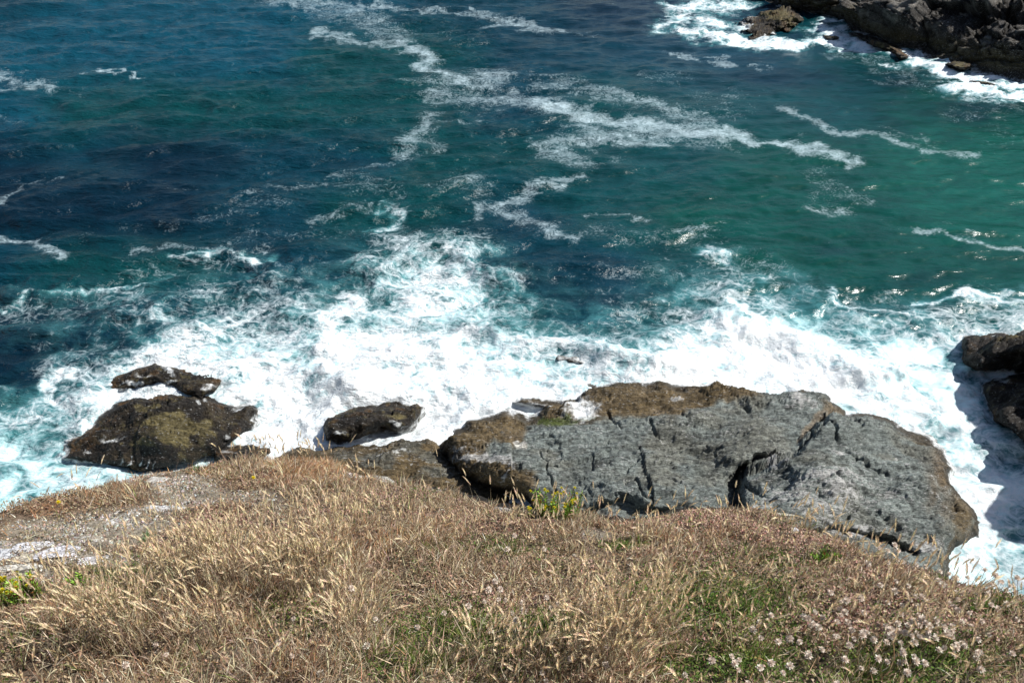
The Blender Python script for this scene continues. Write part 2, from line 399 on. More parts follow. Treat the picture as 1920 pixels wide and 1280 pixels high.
def sea():
    us = np.concatenate([-np.geomspace(9000, 265, 36), np.arange(-250, 2171, 2.6), np.geomspace(2190, 11000, 36)])
    vs = np.concatenate([-537+np.geomspace(4.0, 330, 60), np.arange(-204, 1152, 2.6), np.linspace(1160, 2700, 30)])
    U, Vv = np.meshgrid(us, vs)
    P = unproj(U, Vv, 0.0).reshape(-1, 3); u = U.ravel(); v = Vv.ravel()
    x, y = P[:, 0].copy(), P[:, 1].copy()
    # ragged edges: warp the lookup in metres
    s = np.clip(60/np.maximum(y, 8), .6, 3)
    wu = u+22*s*.5*fbm(x*.45, y*.45, oct=5, seed=3)*2; wv = v+13*fbm(x*.45, y*.45, oct=5, seed=9)
    D = grid_interp(wu, wv, [[int(c) for c in r] for r in SURF], 0, 80, 360, 40)/9.
    D = D*sstep(330, 400, v)
    A = grid_interp(wu, wv, [[int(c) for c in r] for r in AER], 0, 80, 360, 40)/9.*sstep(330, 400, v)
    infr = (u > -240) & (u < 2160) & (v > -200) & (v < 1140)
    iu, iv = wu[infr], wv[infr]
    Di = np.zeros(iu.shape); Ti = np.zeros(iu.shape)
    ju = u[infr]*.1+iu*.9+11*fbm(x[infr]*1.2, y[infr]*1.2, oct=5, seed=15); jv = v[infr]*.1+iv*.9+7*fbm(x[infr]*1.2, y[infr]*1.2, oct=5, seed=16)
    for pts, wd, st in DENSE:
        d = seg_dist(ju, jv, pts, 1.35); Di = np.maximum(Di, st*np.exp(-(d/(wd*1.25))**2))
    for pts, wd, st in THIN:
        d = seg_dist(ju, jv, pts, 1.9); Ti = np.maximum(Ti, st*np.exp(-(d/(wd*2.0))**2))
    Dd = np.zeros(u.shape); Dd[infr] = Di; T = np.zeros(u.shape); T[infr] = Ti
    D = np.clip(np.maximum(D, Dd), 0, 1)
    A = np.clip(np.maximum(A, Dd*.9), 0, 1)
    T = np.maximum(T, .12*sstep(.2, .9, fbm(x*.05, y*.12, oct=4, seed=77)))
    T[~infr] = np.maximum(T[~infr], .75*sstep(.25, .8, fbm(x[~infr]*.04, y[~infr]*.08, oct=5, seed=71)))
    wcol = grid_interp(wu+20*fbm(x*.2, y*.2, seed=5), wv, [[WC[c] for c in r] for r in WROWS], 0, 160, 0, 100)
    dk = blob(wu, wv, DARK)[:, None]
    wcol = wcol*(1-dk*.72)+np.array(WC['N'])*dk*.72
    # waves
    z = np.zeros(len(x)); r2 = np.random.default_rng(12)
    wx = x+.9*fbm(x*.18, y*.18, oct=3, seed=21); wy = y+.9*fbm(x*.18, y*.18, oct=3, seed=22)
    near = 1-sstep(60, 160, np.hypot(x, y))
    for lam in (7.5, 5.2, 3.9, 3.1, 2.4, 1.9, 1.5, 1.2, 1.0, .85, .72):
        for q in range(3):
            th = math.radians(97)+r2.normal()*.34; k = 2*math.pi/lam
            ph = (wx*math.cos(th)+wy*math.sin(th))*k+r2.uniform(0, 6.28)
            env = .55+.45*noise(x/(lam*2.2)+q*7, y/(lam*2.2)+lam, seed=int(lam*10)+q)
            amp = .0105*lam**.85*(near if lam < 4 else 1)
            z += amp*env*(1.6-1.15*sstep(-6, 14, x))*(1.5 if lam < 2 else 1)*(np.sin(ph)+.25*np.sin(2*ph+.8))
    z += .10*np.clip(fbm(x*.5, y*.7, oct=4, seed=31), -1, 1)*near
    turb = .32*D*fbm(x*.55+.6*fbm(x*.3, y*.3, seed=43), y*.8, oct=5, seed=41)+.10*D*ridged(x*.8, y*1.1, oct=4, seed=44)*near
    z += turb
    # long swells heaving up before they break on the ledges
    for pts, wd, hh in [([(560, 560), (600, 660), (620, 790)], 45, .25), ([(1360, 600), (1500, 660), (1620, 720)], 32, .5), ([(250, 600), (420, 560), (560, 500)], 20, .35),
                        ([(700, 520), (860, 470), (960, 540)], 24, .35), ([(0, 560), (150, 540)], 20, .3), ([(860, 620), (1050, 650), (1250, 690)], 20, .3), ([(420, 480), (520, 500)], 14, .25)]:
        z[infr] += hh*np.exp(-(seg_dist(ju, jv, pts, 1.5)/wd)**2)
    P[:, 2] = z
    P[:, 0] += .5*turb*near; P[:, 1] -= .5*turb*near
    o = mesh_np("water", P, grid_faces(len(vs), len(us))[:, ::-1], [sea_material()], {"mask": np.stack([D, T, A], 1), "wcol": wcol})
    tag(o, "dark teal sea with drifting foam and white surf against the rocks", "water", kind='structure')
sea()
sb = unproj(np.array([0, 1920, 1920, 0]), np.array([0, 0, 10, 10]))

# ================================================================ ROCKS
rockmat = rock_material("coast rock")
MAIN = [(828, 838), (845, 805), (880, 783), (945, 770), (985, 785), (1000, 775), (1010, 760), (960, 752), (985, 738), (1080, 748), (1100, 722), (1180, 716), (1250, 722), (1320, 725), (1335, 716), (1400, 732), (1440, 734),
        (1520, 728), (1552, 740), (1580, 770), (1640, 775), (1672, 782), (1690, 800), (1740, 820), (1772, 850), (1782, 880), (1778, 905), (1805, 940), (1830, 975), (1825, 1000), (1790, 1030), (1780, 1085),
        (1700, 1110), (1500, 1080), (1200, 1030), (1010, 975), (985, 945), (930, 925), (890, 905), (860, 885), (832, 860)]
def build_rock(name, poly, hpts, colfn, step=1.6, w=12, margin=36, detail=1.0, cracks=(), carve=None, seed=0, foamfn=None, under=.035, ter=.16, label=None, warp=11):
    xs = [p[0] for p in poly]; ys = [p[1] for p in poly]
    us = np.arange(min(xs)-margin, max(xs)+margin, step); vs = np.arange(min(ys)-margin, max(ys)+margin, step)
    U, Vv = np.meshgrid(us, vs); u = U.ravel(); v = Vv.ravel()
    P0 = unproj(u, v, .5); x0, y0 = P0[:, 0], P0[:, 1]
    wu = u+warp*fbm(x0*1.1, y0*1.1, oct=5, seed=seed+1); wv = v+warp*.8*fbm(x0*1.1, y0*1.1, oct=5, seed=seed+2)
    sd = poly_sd(wu, wv, poly)
    hc = idw(u, v, hpts)
    h = np.where(sd > 0, hc*(1-np.exp(-np.maximum(sd, 0)/w)), sd*under)
    if carve: h = carve(h, u, v, wu, wv, sd)
    P = unproj(u, v, h); x, y = P[:, 0], P[:, 1]
    ins = sstep(-6, 14, sd)
    # foliation: thin stepped plates dipping one way
    n = fbm(x*.35+y*.1, y*.9-x*.12, oct=5, seed=seed+5)
    q = n*5; st = (np.floor(q)+sstep(.55, 1.0, q-np.floor(q)))/5
    n2 = fbm(x*.7+y*.2, y*4.2-x*.5, oct=4, seed=seed+6)
    q2 = n2*4; st2 = (np.floor(q2)+sstep(.6, 1., q2-np.floor(q2)))/4
    f1, f2, cid = worley(x*.42+.35*n, y*.62+.35*n2, seed+9)
    crack = np.exp(-((f2-f1)/.035)**2)
    dz = ter*detail*2.1*st+ter*detail*.55*st2+.035*detail*fbm(x*5, y*8, oct=4, seed=seed+7)-.10*detail*crack*sstep(-.1, .4, n)+.16*detail*(cid-.5)
    rg = ridged(x*.6+y*.2, y*3.9-x*.5, oct=5, seed=seed+11)
    fa1, fa2, fc = worley(x*.24+.2*n+y*.05, y*.34+.2*n2, seed+21)
    dz = dz+detail*ter*2.0*((fc-.5)+(x*.24-np.floor(x*.24)-.5)*(fc-.5)*1.2)*sstep(0, .10, fa2-fa1)
    dz = dz-.055*detail*sstep(.42, .62, rg)*sstep(-.2, .5, n)+.03*detail*fbm(x*12, y*20, oct=3, seed=seed+12)
    P[:, 2] += dz*ins
    for pts, cw, dep in cracks:
        d = seg_dist(u+6*fbm(x*1.6, y*1.6, oct=5, seed=91), v+6*fbm(x*1.6, y*1.6, oct=5, seed=92), pts)
        P[:, 2] -= .72*dep*np.exp(-(d/(cw*.62))**2)*(.7+.5*n2)
    info = dict(u=u, v=v, wu=wu, wv=wv, sd=sd, x=x, y=y, z=P[:, 2], n=n, n2=n2, crack=crack)
    col, mask = colfn(info)
    if foamfn is not None:
        mask[:, 0] = foamfn(info)
    keep = sd > -(margin-3)
    V_, F_, col, mask = compact(P, grid_faces(len(vs), len(us), keep), col, mask)
    o = mesh_np(name, V_, F_[:, ::-1], [rockmat], {"rcol": col, "mask": mask})
    tag(o, label, "rock")
    return o

GREY = np.array([.158, .180, .168]); BROWN = np.array([.105, .076, .038]); OLIVE = np.array([.098, .080, .034]); BLACK = np.array([.014, .011, .008]); TAN = np.array([.20, .16, .11])
def lerp(a, b, t): return a*(1-t[:, None])+b*t[:, None]
WASH = [  # water streaming over the seaward fringe of the slab
    (1090, 768, 30, 20, .95), (1075, 745, 25, 12, .8), (1010, 735, 60, 10, .7), (980, 765, 30, 10, .85), (960, 775, 25, 12, .75), (1040, 725, 50, 6, .75), (1000, 752, 20, 6, .7), (1030, 760, 12, 5, .6)]
def main_col(i):
    u, v, wu, wv, sd, x, y, z = (i[k] for k in ('u', 'v', 'wu', 'wv', 'sd', 'x', 'y', 'z'))
    c = np.tile(GREY, (len(u), 1))
    t1 = fbm(x*.8, y*1.6, oct=5, seed=101)
    c = c*(1+.30*t1)[:, None]
    c = lerp(c, np.array([.135, .128, .10]), .55*sstep(.1, .7, fbm(x*.6+9, y*.9, oct=4, seed=102)))
    c = lerp(c, np.array([.045, .050, .046]), .75*sstep(.35, .8, fbm(x*2.2, y*4.5, oct=4, seed=104)))
    brown_poly = [(1085, 700), (1345, 700), (1445, 728), (1425, 752), (1330, 762), (1290, 768), (1260, 790), (1180, 775), (1100, 790), (990, 792), (985, 760), (1000, 735)]
    left_poly = [(815, 850), (845, 800), (880, 775), (955, 765), (990, 790), (975, 840), (930, 835), (905, 862), (960, 880), (1010, 900), (1010, 950), (930, 935), (860, 890)]
    wob = 9*fbm(x*1.2, y*1.2, oct=4, seed=103)
    b = np.maximum(sstep(-9, 9, poly_sd(u+wob, v+wob, brown_poly)), sstep(-9, 9, poly_sd(u+wob, v+wob, left_poly)))
    b = np.maximum(b, (1-sstep(3, 16, sd+1.6*wob))*.9)
    b = np.maximum(b, .95*sstep(0, 1, 1.3*blob(wu, wv, [(1795, 960, 22, 60, 1), (1770, 900, 16, 30, .8)])))
    bc = BROWN*(1+.3*fbm(x*1.5, y*2.5, oct=4, seed=105))[:, None]
    bc = lerp(bc, TAN*.85, .5*sstep(.2, .8, fbm(x*1.2, y*2., oct=4, seed=106)))
    c = lerp(c, bc, b)
    # tan strip beside the long crack, green weed in the rock pool
    c = lerp(c, TAN, .8*(1-sstep(3, 9, seg_dist(wu, wv, [(1560, 770), (1535, 788), (1505, 815)]))))
    c = lerp(c, np.array([.13, .095, .06]), .75*np.clip(blob(wu, wv, [(1760, 880, 14, 40, 1), (1745, 920, 10, 50, .9), (1765, 960, 10, 50, .8)]), 0, 1))
    c = lerp(c, np.array([.055, .075, .012]), sstep(.3, .6, blob(wu, wv, [(1040, 785, 45, 9, 1), (1100, 778, 18, 7, 1)])+.25*fbm(x*6, y*6, seed=107))*.9)
    wet = (1-sstep(2, 14, sd))*.9
    c = lerp(c, BLACK*1.5, wet*.8)
    # white stain and pale lichen
    wh = sstep(-1, 2, poly_sd(u+1.5*i['n2']*4, v, [(959, 828), (966, 826), (972, 830), (981, 826), (988, 834), (984, 839), (966, 838)]))
    li = blob(u, v, [(880, 858, 45, 14, .8), (930, 868, 40, 10, .8), (860, 848, 30, 8, .7), (950, 878, 20, 8, .7), (945, 905, 12, 14, .7), (1500, 758, 26, 8, 1), (1530, 930, 130, 60, .72), (1450, 860, 30, 6, 1), (1600, 1000, 90, 25, .5), (1740, 1030, 30, 15, .9), (1600, 845, 40, 6, .5), (1700, 880, 20, 6, .5), (1330, 960, 70, 25, .35), (1270, 745, 16, 4, .9)])
    li = li+.35*fbm(x*1.4, y*3, oct=4, seed=108)
    c = lerp(c, np.array([.36, .355, .34]), sstep(.58, .75, li+.35*fbm(x*5, y*11, oct=4, seed=109))*.85)
    c = lerp(c, np.array([.62, .60, .54]), wh)
    mask = np.stack([np.zeros(len(u)), np.clip(li, 0, 1)*(1-b*.6), wet], 1)
    return np.clip(c, 0, 1), mask
def main_foam(i):
    f = blob(i['wu'], i['wv'], WASH)
    return np.maximum(f, np.where(i['v'] < 800, (1-sstep(-2, 7, i['sd']))*.85, (1-sstep(-4, 3, i['sd']))*.8)*(i['u'] > 0))
def main_carve(h, u, v, wu, wv, sd):
    # the raised crumbling block at lower right of the slab throws the dark notch of shade
    blk = poly_sd(wu, wv, [(1392, 882), (1420, 868), (1455, 852), (1500, 838), (1535, 800), (1556, 778), (1600, 770), (1900, 860), (1900, 1120), (1500, 1120), (1402, 960), (1396, 920)])
    face = sstep(-6, 9, blk)
    h = h+.65*face*np.exp(-np.maximum(seg_dist(u, v, [(1550, 790), (1510, 840), (1420, 880), (1440, 940), (1500, 1010)])-30, 0)/110.)
    ju = u+7*fbm(u*.05, v*.05, oct=4, seed=93); jv = v+7*fbm(u*.05+9, v*.05, oct=4, seed=94)
    h = h-.75*np.exp(-(seg_dist(ju, jv, [(1392, 884), (1378, 898), (1384, 930)], .8)/10)**2)-.55*np.exp(-(seg_dist(ju, jv, [(1455, 853), (1425, 864), (1400, 874), (1368, 893)])/6.5)**2)*sstep(-8, 8, v-852)
    # the gully under the block, parallel to the cliff top
    h = h-.55*np.exp(-(seg_dist(wu, wv, [(1520, 985), (1600, 1000), (1690, 1030), (1720, 1045)])/9)**2)
    h = h-.5*np.exp(-(seg_dist(wu, wv, [(1080, 965), (1160, 945), (1260, 960)])/10)**2)
    # seaward fringe lies low and awash
    h = h*(1-.2*sstep(0, 1, 1.2*blob(wu, wv, [(1030, 745, 85, 32, 1), (960, 765, 30, 14, .9)])))
    return h
CR = [([(1560, 775), (1535, 800), (1512, 822), (1500, 838)], 4, .55), ([(1552, 790), (1585, 830), (1600, 850), (1625, 872), (1662, 893)], 3.2, .5), ([(1690, 905), (1740, 918), (1765, 935)], 3, .3),
      ([(1022, 882), (1030, 905), (1042, 925)], 3.2, .4), ([(1172, 903), (1190, 895)], 6, .35), ([(1188, 890), (1215, 925)], 3, .3), ([(1215, 790), (1225, 805), (1238, 820)], 3, .35), ([(950, 888), (1000, 885), (1040, 884)], 4, .4),
      ([(1140, 770), (1160, 800)], 3, .3), ([(1110, 855), (1116, 885)], 3, .3), ([(1380, 760), (1400, 770)], 5, .35), ([(1255, 890), (1300, 905)], 3, .25), ([(1405, 890), (1440, 915), (1520, 930), (1590, 925)], 5, .35),
      ([(1440, 950), (1500, 940), (1560, 960), (1640, 965)], 4, .3), ([(1480, 965), (1540, 980)], 4, .3), ([(1520, 910), (1570, 900), (1590, 915)], 3, .3), ([(1185, 935), (1290, 940), (1360, 950)], 6, .35),
      ([(1010, 850), (1020, 870)], 2.5, .25), ([(1330, 830), (1350, 850)], 2.5, .25), ([(1590, 790), (1620, 798)], 3, .3), ([(1195, 858), (1175, 880)], 2.5, .2)]
build_rock("coastal_rock", MAIN, [(830, 845, 1.3), (900, 800, .9), (960, 880, 1.7), (1050, 830, 1.3), (1150, 740, .8), (1150, 850, 1.6), (1200, 930, 2.0), (1350, 740, .9), (1400, 840, 1.7), (1550, 760, 1.0), (1550, 880, 2.1),
            (1500, 1000, 2.5), (1650, 820, 1.1), (1700, 920, 1.5), (1750, 1000, 1.3), (1800, 960, .7), (1750, 850, .9), (1300, 1000, 2.3), (1020, 750, .75), (980, 762, .7), (1060, 725, .6), (1700, 1080, 1.6), (1815, 990, .35)],
           main_col, step=1.45, w=13, cracks=CR, carve=main_carve, seed=200, foamfn=main_foam, ter=.15,
           label="large grey slate slab with brown edges and a dark notch, below the grassy cliff top")

def weedy(olive_blobs, foam_blobs=(), tone=1.0, edge_foam=.75, brown=.5):
    def f(i):
        u, v, x, y, sd = (i[k] for k in ('wu', 'wv', 'x', 'y', 'sd'))
        c = np.tile(BLACK*1.1, (len(u), 1))
        c = lerp(c, BROWN*.5, brown*sstep(.0, .6, fbm(x*2.2, y*2.6, oct=5, seed=301)))
        c = lerp(c, OLIVE*.8, .8*sstep(.35, .7, fbm(x*4.2, y*5, oct=4, seed=302)-.1))
        ol = blob(u, v, olive_blobs)+.35*fbm(x*1.3, y*2, oct=5, seed=303)
        oc = OLIVE*(1+.35*fbm(x*3, y*5, oct=4, seed=304))[:, None]
        c = lerp(c, oc*tone, sstep(.42, .62, ol))
        c = lerp(c, np.array([.10, .055, .02]), .7*sstep(.3, .6, fbm(x*2+4, y*2, oct=4, seed=306))*(1-sstep(3, 30, sd)))
        m = np.stack([np.maximum(blob(u, v, list(foam_blobs)) if foam_blobs else 0*u, (1-sstep(-3, 5, sd))*edge_foam), 0*u, 1-.55*sstep(.42, .62, ol)], 1)
        return c, m
    return f
build_rock("coastal_rock", [(118, 858), (122, 828), (155, 808), (185, 785), (205, 768), (240, 742), (290, 730), (345, 728), (400, 735), (415, 755), (440, 762), (470, 758), (482, 770), (470, 800), (450, 820), (420, 830), (400, 855), (330, 868), (250, 880), (200, 870)],
           [(200, 800, .9), (290, 760, 1.2), (300, 810, 1.5), (380, 800, 1.3), (250, 855, .9), (440, 790, .7), (380, 850, .8), (160, 845, .5)],
           weedy([(330, 800, 60, 22, 1), (275, 765, 26, 10, .8), (320, 750, 22, 10, .7), (270, 825, 30, 12, .9), (380, 790, 25, 18, .7), (300, 850, 100, 10, .42)],
                 [(385, 748, 8, 14, .95), (368, 760, 8, 4, .8), (200, 812, 28, 5, .7), (150, 830, 14, 8, .6), (425, 812, 10, 10, .85), (455, 765, 22, 4, .75), (345, 858, 4, 12, .5)]+[(195+k*13, 862, 2.5, 12, .72) for k in range(16) if k % 4]),
           step=1.4, w=14, seed=310, ter=.13, label="broad round rock with olive top and black weed skirts, furthest left in the surf")
build_rock("coastal_rock", [(200, 728), (215, 712), (250, 698), (300, 689), (340, 694), (385, 696), (408, 712), (412, 740), (380, 752), (350, 738), (300, 728), (240, 734)],
           [(220, 720, .45), (300, 700, .75), (380, 715, .8)], weedy([(230, 718, 10, 5, .6), (380, 700, 15, 5, .5)], [(318, 700, 8, 12, .9), (250, 722, 40, 5, .75), (390, 725, 18, 8, .7), (310, 718, 12, 5, .8), (275, 708, 30, 3, .5)], edge_foam=.85, brown=.8),
           step=1.4, w=9, margin=28, seed=330, ter=.10, label="low russet ledge awash behind the broad weedy rock")
build_rock("coastal_rock", [(606, 800), (616, 780), (650, 769), (700, 756), (740, 749), (780, 751), (790, 766), (772, 786), (745, 802), (690, 817), (650, 828), (612, 830)],
           [(640, 795, .9), (700, 785, 1.1), (760, 765, .7)], weedy([(730, 772, 30, 7, .6), (690, 780, 20, 5, .35)], [(745, 790, 12, 7, .75), (640, 812, 12, 4, .6)], edge_foam=.6),
           step=1.4, w=9, margin=28, seed=350, ter=.10, label="small long black weedy rock alone in white surf")
build_rock("coastal_rock", [(400, 856), (430, 842), (470, 836), (505, 834), (510, 850), (480, 872), (410, 880)],
           [(450, 855, .7), (500, 845, .5)], weedy([(450, 850, 30, 4, .5)], [(430, 850, 20, 4, .6)]), step=1.5, w=8, margin=28, seed=370, ter=.09, label="dark low rock just showing above the cliff top grass")
build_rock("coastal_rock", [(690, 736), (720, 722), (765, 716), (780, 726), (745, 738), (715, 744)], [(730, 730, .16)], weedy([], [(735, 730, 50, 14, .72)], edge_foam=.95), step=1.5, w=10, margin=24, seed=390, ter=.03, label="barely awash dark rock under thin foam behind the small long rock")
build_rock("coastal_rock", [(1040, 668), (1080, 660), (1110, 668), (1090, 678), (1050, 678)], [(1075, 668, .14)], weedy([], [(1075, 668, 50, 12, .74)], edge_foam=.95), step=1.5, w=10, margin=20, seed=395, ter=.03, label="small rock drowned in foam farther out than the grey slab")
def ledge_col(i):
    c, m = main_col(i)
    x, y = i['x'], i['y']
    b = 1-.55*sstep(.0, .5, fbm(x*.9, y*1.6, oct=4, seed=411))
    c = lerp(c*.6, BROWN*(1+.3*fbm(x*2, y*3, seed=412))[:, None], b)
    c = lerp(c, np.array([.5, .5, .47]), .8*sstep(.62, .72, blob(i['u'], i['v'], [(735, 850, 50, 8, .6), (700, 838, 40, 6, .5), (775, 868, 20, 8, .5)])+.45*fbm(x*5, y*11, oct=3, seed=413)))
    m[:, 0] = (1-sstep(-3, 4, i['sd']))*.75
    return c, m
build_rock("coastal_rock", [(520, 858), (560, 840), (620, 836), (680, 830), (740, 826), (800, 826), (824, 842), (850, 862), (880, 885), (930, 915), (990, 945), (1010, 990), (860, 980), (640, 940), (520, 900)],
           [(600, 860, .9), (700, 850, 1.0), (790, 850, .7), (850, 900, .8), (930, 940, .7)], ledge_col, step=1.6, w=10, margin=30, seed=410, ter=.12, label="flat brown shelf between the grass and the left end of the grey slab")
# right edge
def dark_r(i):
    c, m = weedy([(1890, 650, 40, 12, .6), (1900, 625, 30, 6, .5)], [(1870, 628, 30, 4, .5)], edge_foam=.8, brown=.3)(i)
    return c, m
build_rock("coastal_rock", [(1800, 640), (1815, 630), (1850, 624), (1880, 616), (1960, 612), (2080, 620), (2100, 690), (1960, 700), (1890, 697), (1830, 694), (1812, 680), (1802, 655)],
           [(1820, 650, .7), (1880, 655, 1.3), (2000, 650, 2.2)], dark_r, w=10, seed=430, ter=.16, label="dark rock at the right edge, the upper of the two, with brown top")
build_rock("coastal_rock", [(1836, 722), (1860, 712), (1900, 704), (1960, 706), (2090, 712), (2130, 800), (2060, 850), (1960, 855), (1915, 825), (1880, 800), (1862, 765), (1845, 742)],
           [(1860, 735, .6), (1910, 770, 1.2), (2020, 780, 2.4)], weedy([], [(1880, 712, 26, 5, .8), (1900, 800, 14, 8, .5)], edge_foam=.75), w=11, seed=450, ter=.16, label="black rock in shade at the right edge, the lower of the two")
# far rocks in the upper right surf
build_rock("coastal_rock", [(1385, 50), (1400, 32), (1425, 22), (1460, 16), (1485, 12), (1500, 24), (1504, 38), (1490, 50), (1470, 60), (1440, 72), (1410, 70)],
           [(1420, 40, .5), (1470, 28, 1.1), (1490, 40, .8), (1440, 60, .3)], weedy([(1460, 30, 40, 14, 1), (1480, 45, 20, 8, .9), (1420, 30, 14, 5, .7)], [(1400, 50, 16, 12, .8), (1440, 66, 20, 6, .8), (1398, 35, 16, 3, .8)], tone=1.0, brown=.8),
           step=1.0, w=8, margin=16, seed=470, ter=.14, detail=1.2, under=.1, label="olive hump of rock with surf draining off it, highest in the picture")
for k, (pl, hh, lb) in enumerate([
    ([(1590, 62), (1625, 64), (1660, 76), (1690, 92), (1706, 104), (1690, 110), (1672, 98), (1640, 88), (1605, 72)], .7, "long brown reef trailing out from the far cliff foot"),
    ([(1770, 118), (1790, 110), (1820, 114), (1830, 124), (1800, 132), (1780, 128)], .8, "round olive rock at the far cliff foot"),
    ([(1815, 150), (1845, 148), (1880, 160), (1850, 162)], .45, "thin brown rock with foam both sides near the right edge of the bay"),
    ([(1545, 66), (1565, 66), (1570, 73), (1552, 75)], .3, "tiny dark rock between the olive hump and the brown reef")]):
    us_ = sum(p[0] for p in pl)/len(pl); vs_ = sum(p[1] for p in pl)/len(pl)
    build_rock("coastal_rock", pl, [(us_, vs_, hh)], weedy([(us_, vs_-3, 30, 8, .55)], edge_foam=.7, brown=.9), step=1.0, w=6, margin=12, seed=480+k*11, ter=.1, detail=1., under=.1, warp=4, label=lb)

# ================================================================ CLIFFS
def blocky(x, y, z, seed, s=1.0):
    wx = x+.8*fbm(x*.3, z*.3+y*.2, oct=3, seed=seed); wz = z+.8*fbm(x*.3+9, z*.3+y*.2, oct=3, seed=seed+1)
    f1, f2, cid = worley(wx*.22*s, wz*.30*s, seed+2); g1, g2, cid2 = worley(wx*.7*s, wz*.9*s, seed+5)
    h1, h2, cid3 = worley(wx*1.9*s+.5*z, wz*2.3*s, seed+7)
    tilt = (wx*.22*s-np.floor(wx*.22*s)-.5)*(cid-.5)*2.2+(wz*.3*s-np.floor(wz*.3*s)-.5)*(cid2-.5)*1.2
    r = 1.7*(cid-.4)+.95*np.minimum(f2-f1, .12)/.12+.95*(cid2-.5)+.45*np.minimum(g2-g1, .12)/.12+.4*(cid3-.5)+tilt
    return r+.30*fbm(x*1.2, z*1.6+y, oct=5, seed=seed+8)+.22*ridged(x*1.0, z*1.8, oct=4, seed=seed+9)
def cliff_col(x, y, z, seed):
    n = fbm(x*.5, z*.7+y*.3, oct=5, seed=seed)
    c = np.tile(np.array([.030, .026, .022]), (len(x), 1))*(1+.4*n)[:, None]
    c = lerp(c, np.array([.20, .185, .16]), .8*sstep(.12, .5, fbm(x*1.1, z*1.2+y, oct=5, seed=seed+1)))  # scattered pale patches paint sunlit rock faces into the cliff colour
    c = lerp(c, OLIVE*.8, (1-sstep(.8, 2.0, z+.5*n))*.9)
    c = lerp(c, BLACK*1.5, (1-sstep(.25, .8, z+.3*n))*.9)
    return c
def far_cliff():
    base = [(1330, -60), (1400, -22), (1432, 2), (1470, 12), (1530, 24), (1580, 34), (1630, 58), (1690, 82), (1740, 90), (1770, 108), (1830, 122), (1870, 132), (1925, 142), (2000, 160), (2100, 190), (2300, 230), (2600, 300)]
    B = unproj(np.array([b[0] for b in base]), np.array([b[1] for b in base]), 0.0)[:, :2]
    seg = np.r_[0, np.cumsum(np.hypot(*np.diff(B, axis=0).T))]
    t = np.arange(0, seg[-1], .11); bx = np.interp(t, seg, B[:, 0]); by = np.interp(t, seg, B[:, 1])
    s = np.concatenate([np.arange(-1.5, 17, .11), np.arange(17.3, 34, .8)])
    T_, S_ = np.meshgrid(t, s); X = np.broadcast_to(bx, T_.shape).copy(); Y = np.broadcast_to(by, T_.shape).copy()
    tx = np.gradient(bx, t); ty = np.gradient(by, t); nl = np.hypot(tx, ty); nx, ny = -ty/nl, tx/nl   # inland
    sgn = np.where(nx*1+ny*.3 > 0, 1, -1); nx, ny = nx*sgn, ny*sgn
    k = 31; ker = np.ones(k)/k; pad = lambda a: np.convolve(np.pad(a, k//2, mode='edge'), ker, 'valid')
    nx, ny = pad(nx), pad(ny)
    sp_ = np.clip(S_, -2, 17)
    run = np.where(S_ < 0, S_*.5, S_*.95)+np.maximum(S_-17, 0)*.5
    Z = np.where(S_ < 2.5, S_*.38, np.where(S_ < 10, .95+(S_-2.5)*.8, 6.95+(S_-10)*.14))
    low = fbm(T_*.12, S_*.1, oct=3, seed=505)
    rr = blocky(T_, 0*T_, S_, 500)*1.15+2.2*low
    f = sstep(-.5, 2.5, S_)*.8+.2
    rr = np.round(rr*1.6)/1.6*.45+rr*.55
    X += nx*(run-rr*f*.95); Y += ny*(run-rr*f*.95); Z = Z+.6*rr*f
    Z = Z*(.45+.55*sstep(1480, 1820, proj(np.stack([bx, by, 0*bx], -1))[0]))[None]
    V_ = np.stack([X, Y, Z], -1).reshape(-1, 3)
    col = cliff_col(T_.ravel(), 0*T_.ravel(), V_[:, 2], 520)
    mask = np.stack([(1-sstep(-.2, .35, V_[:, 2]))*.8, .15+0*V_[:, 2], 1-sstep(.3, 1.2, V_[:, 2])], 1)
    o = mesh_np("sea_cliff", V_, grid_faces(len(s), len(t)), [rockmat], {"rcol": col, "mask": mask})
    tag(o, "far blocky brown cliff rising from the water in the upper right corner", "cliff")
far_cliff()
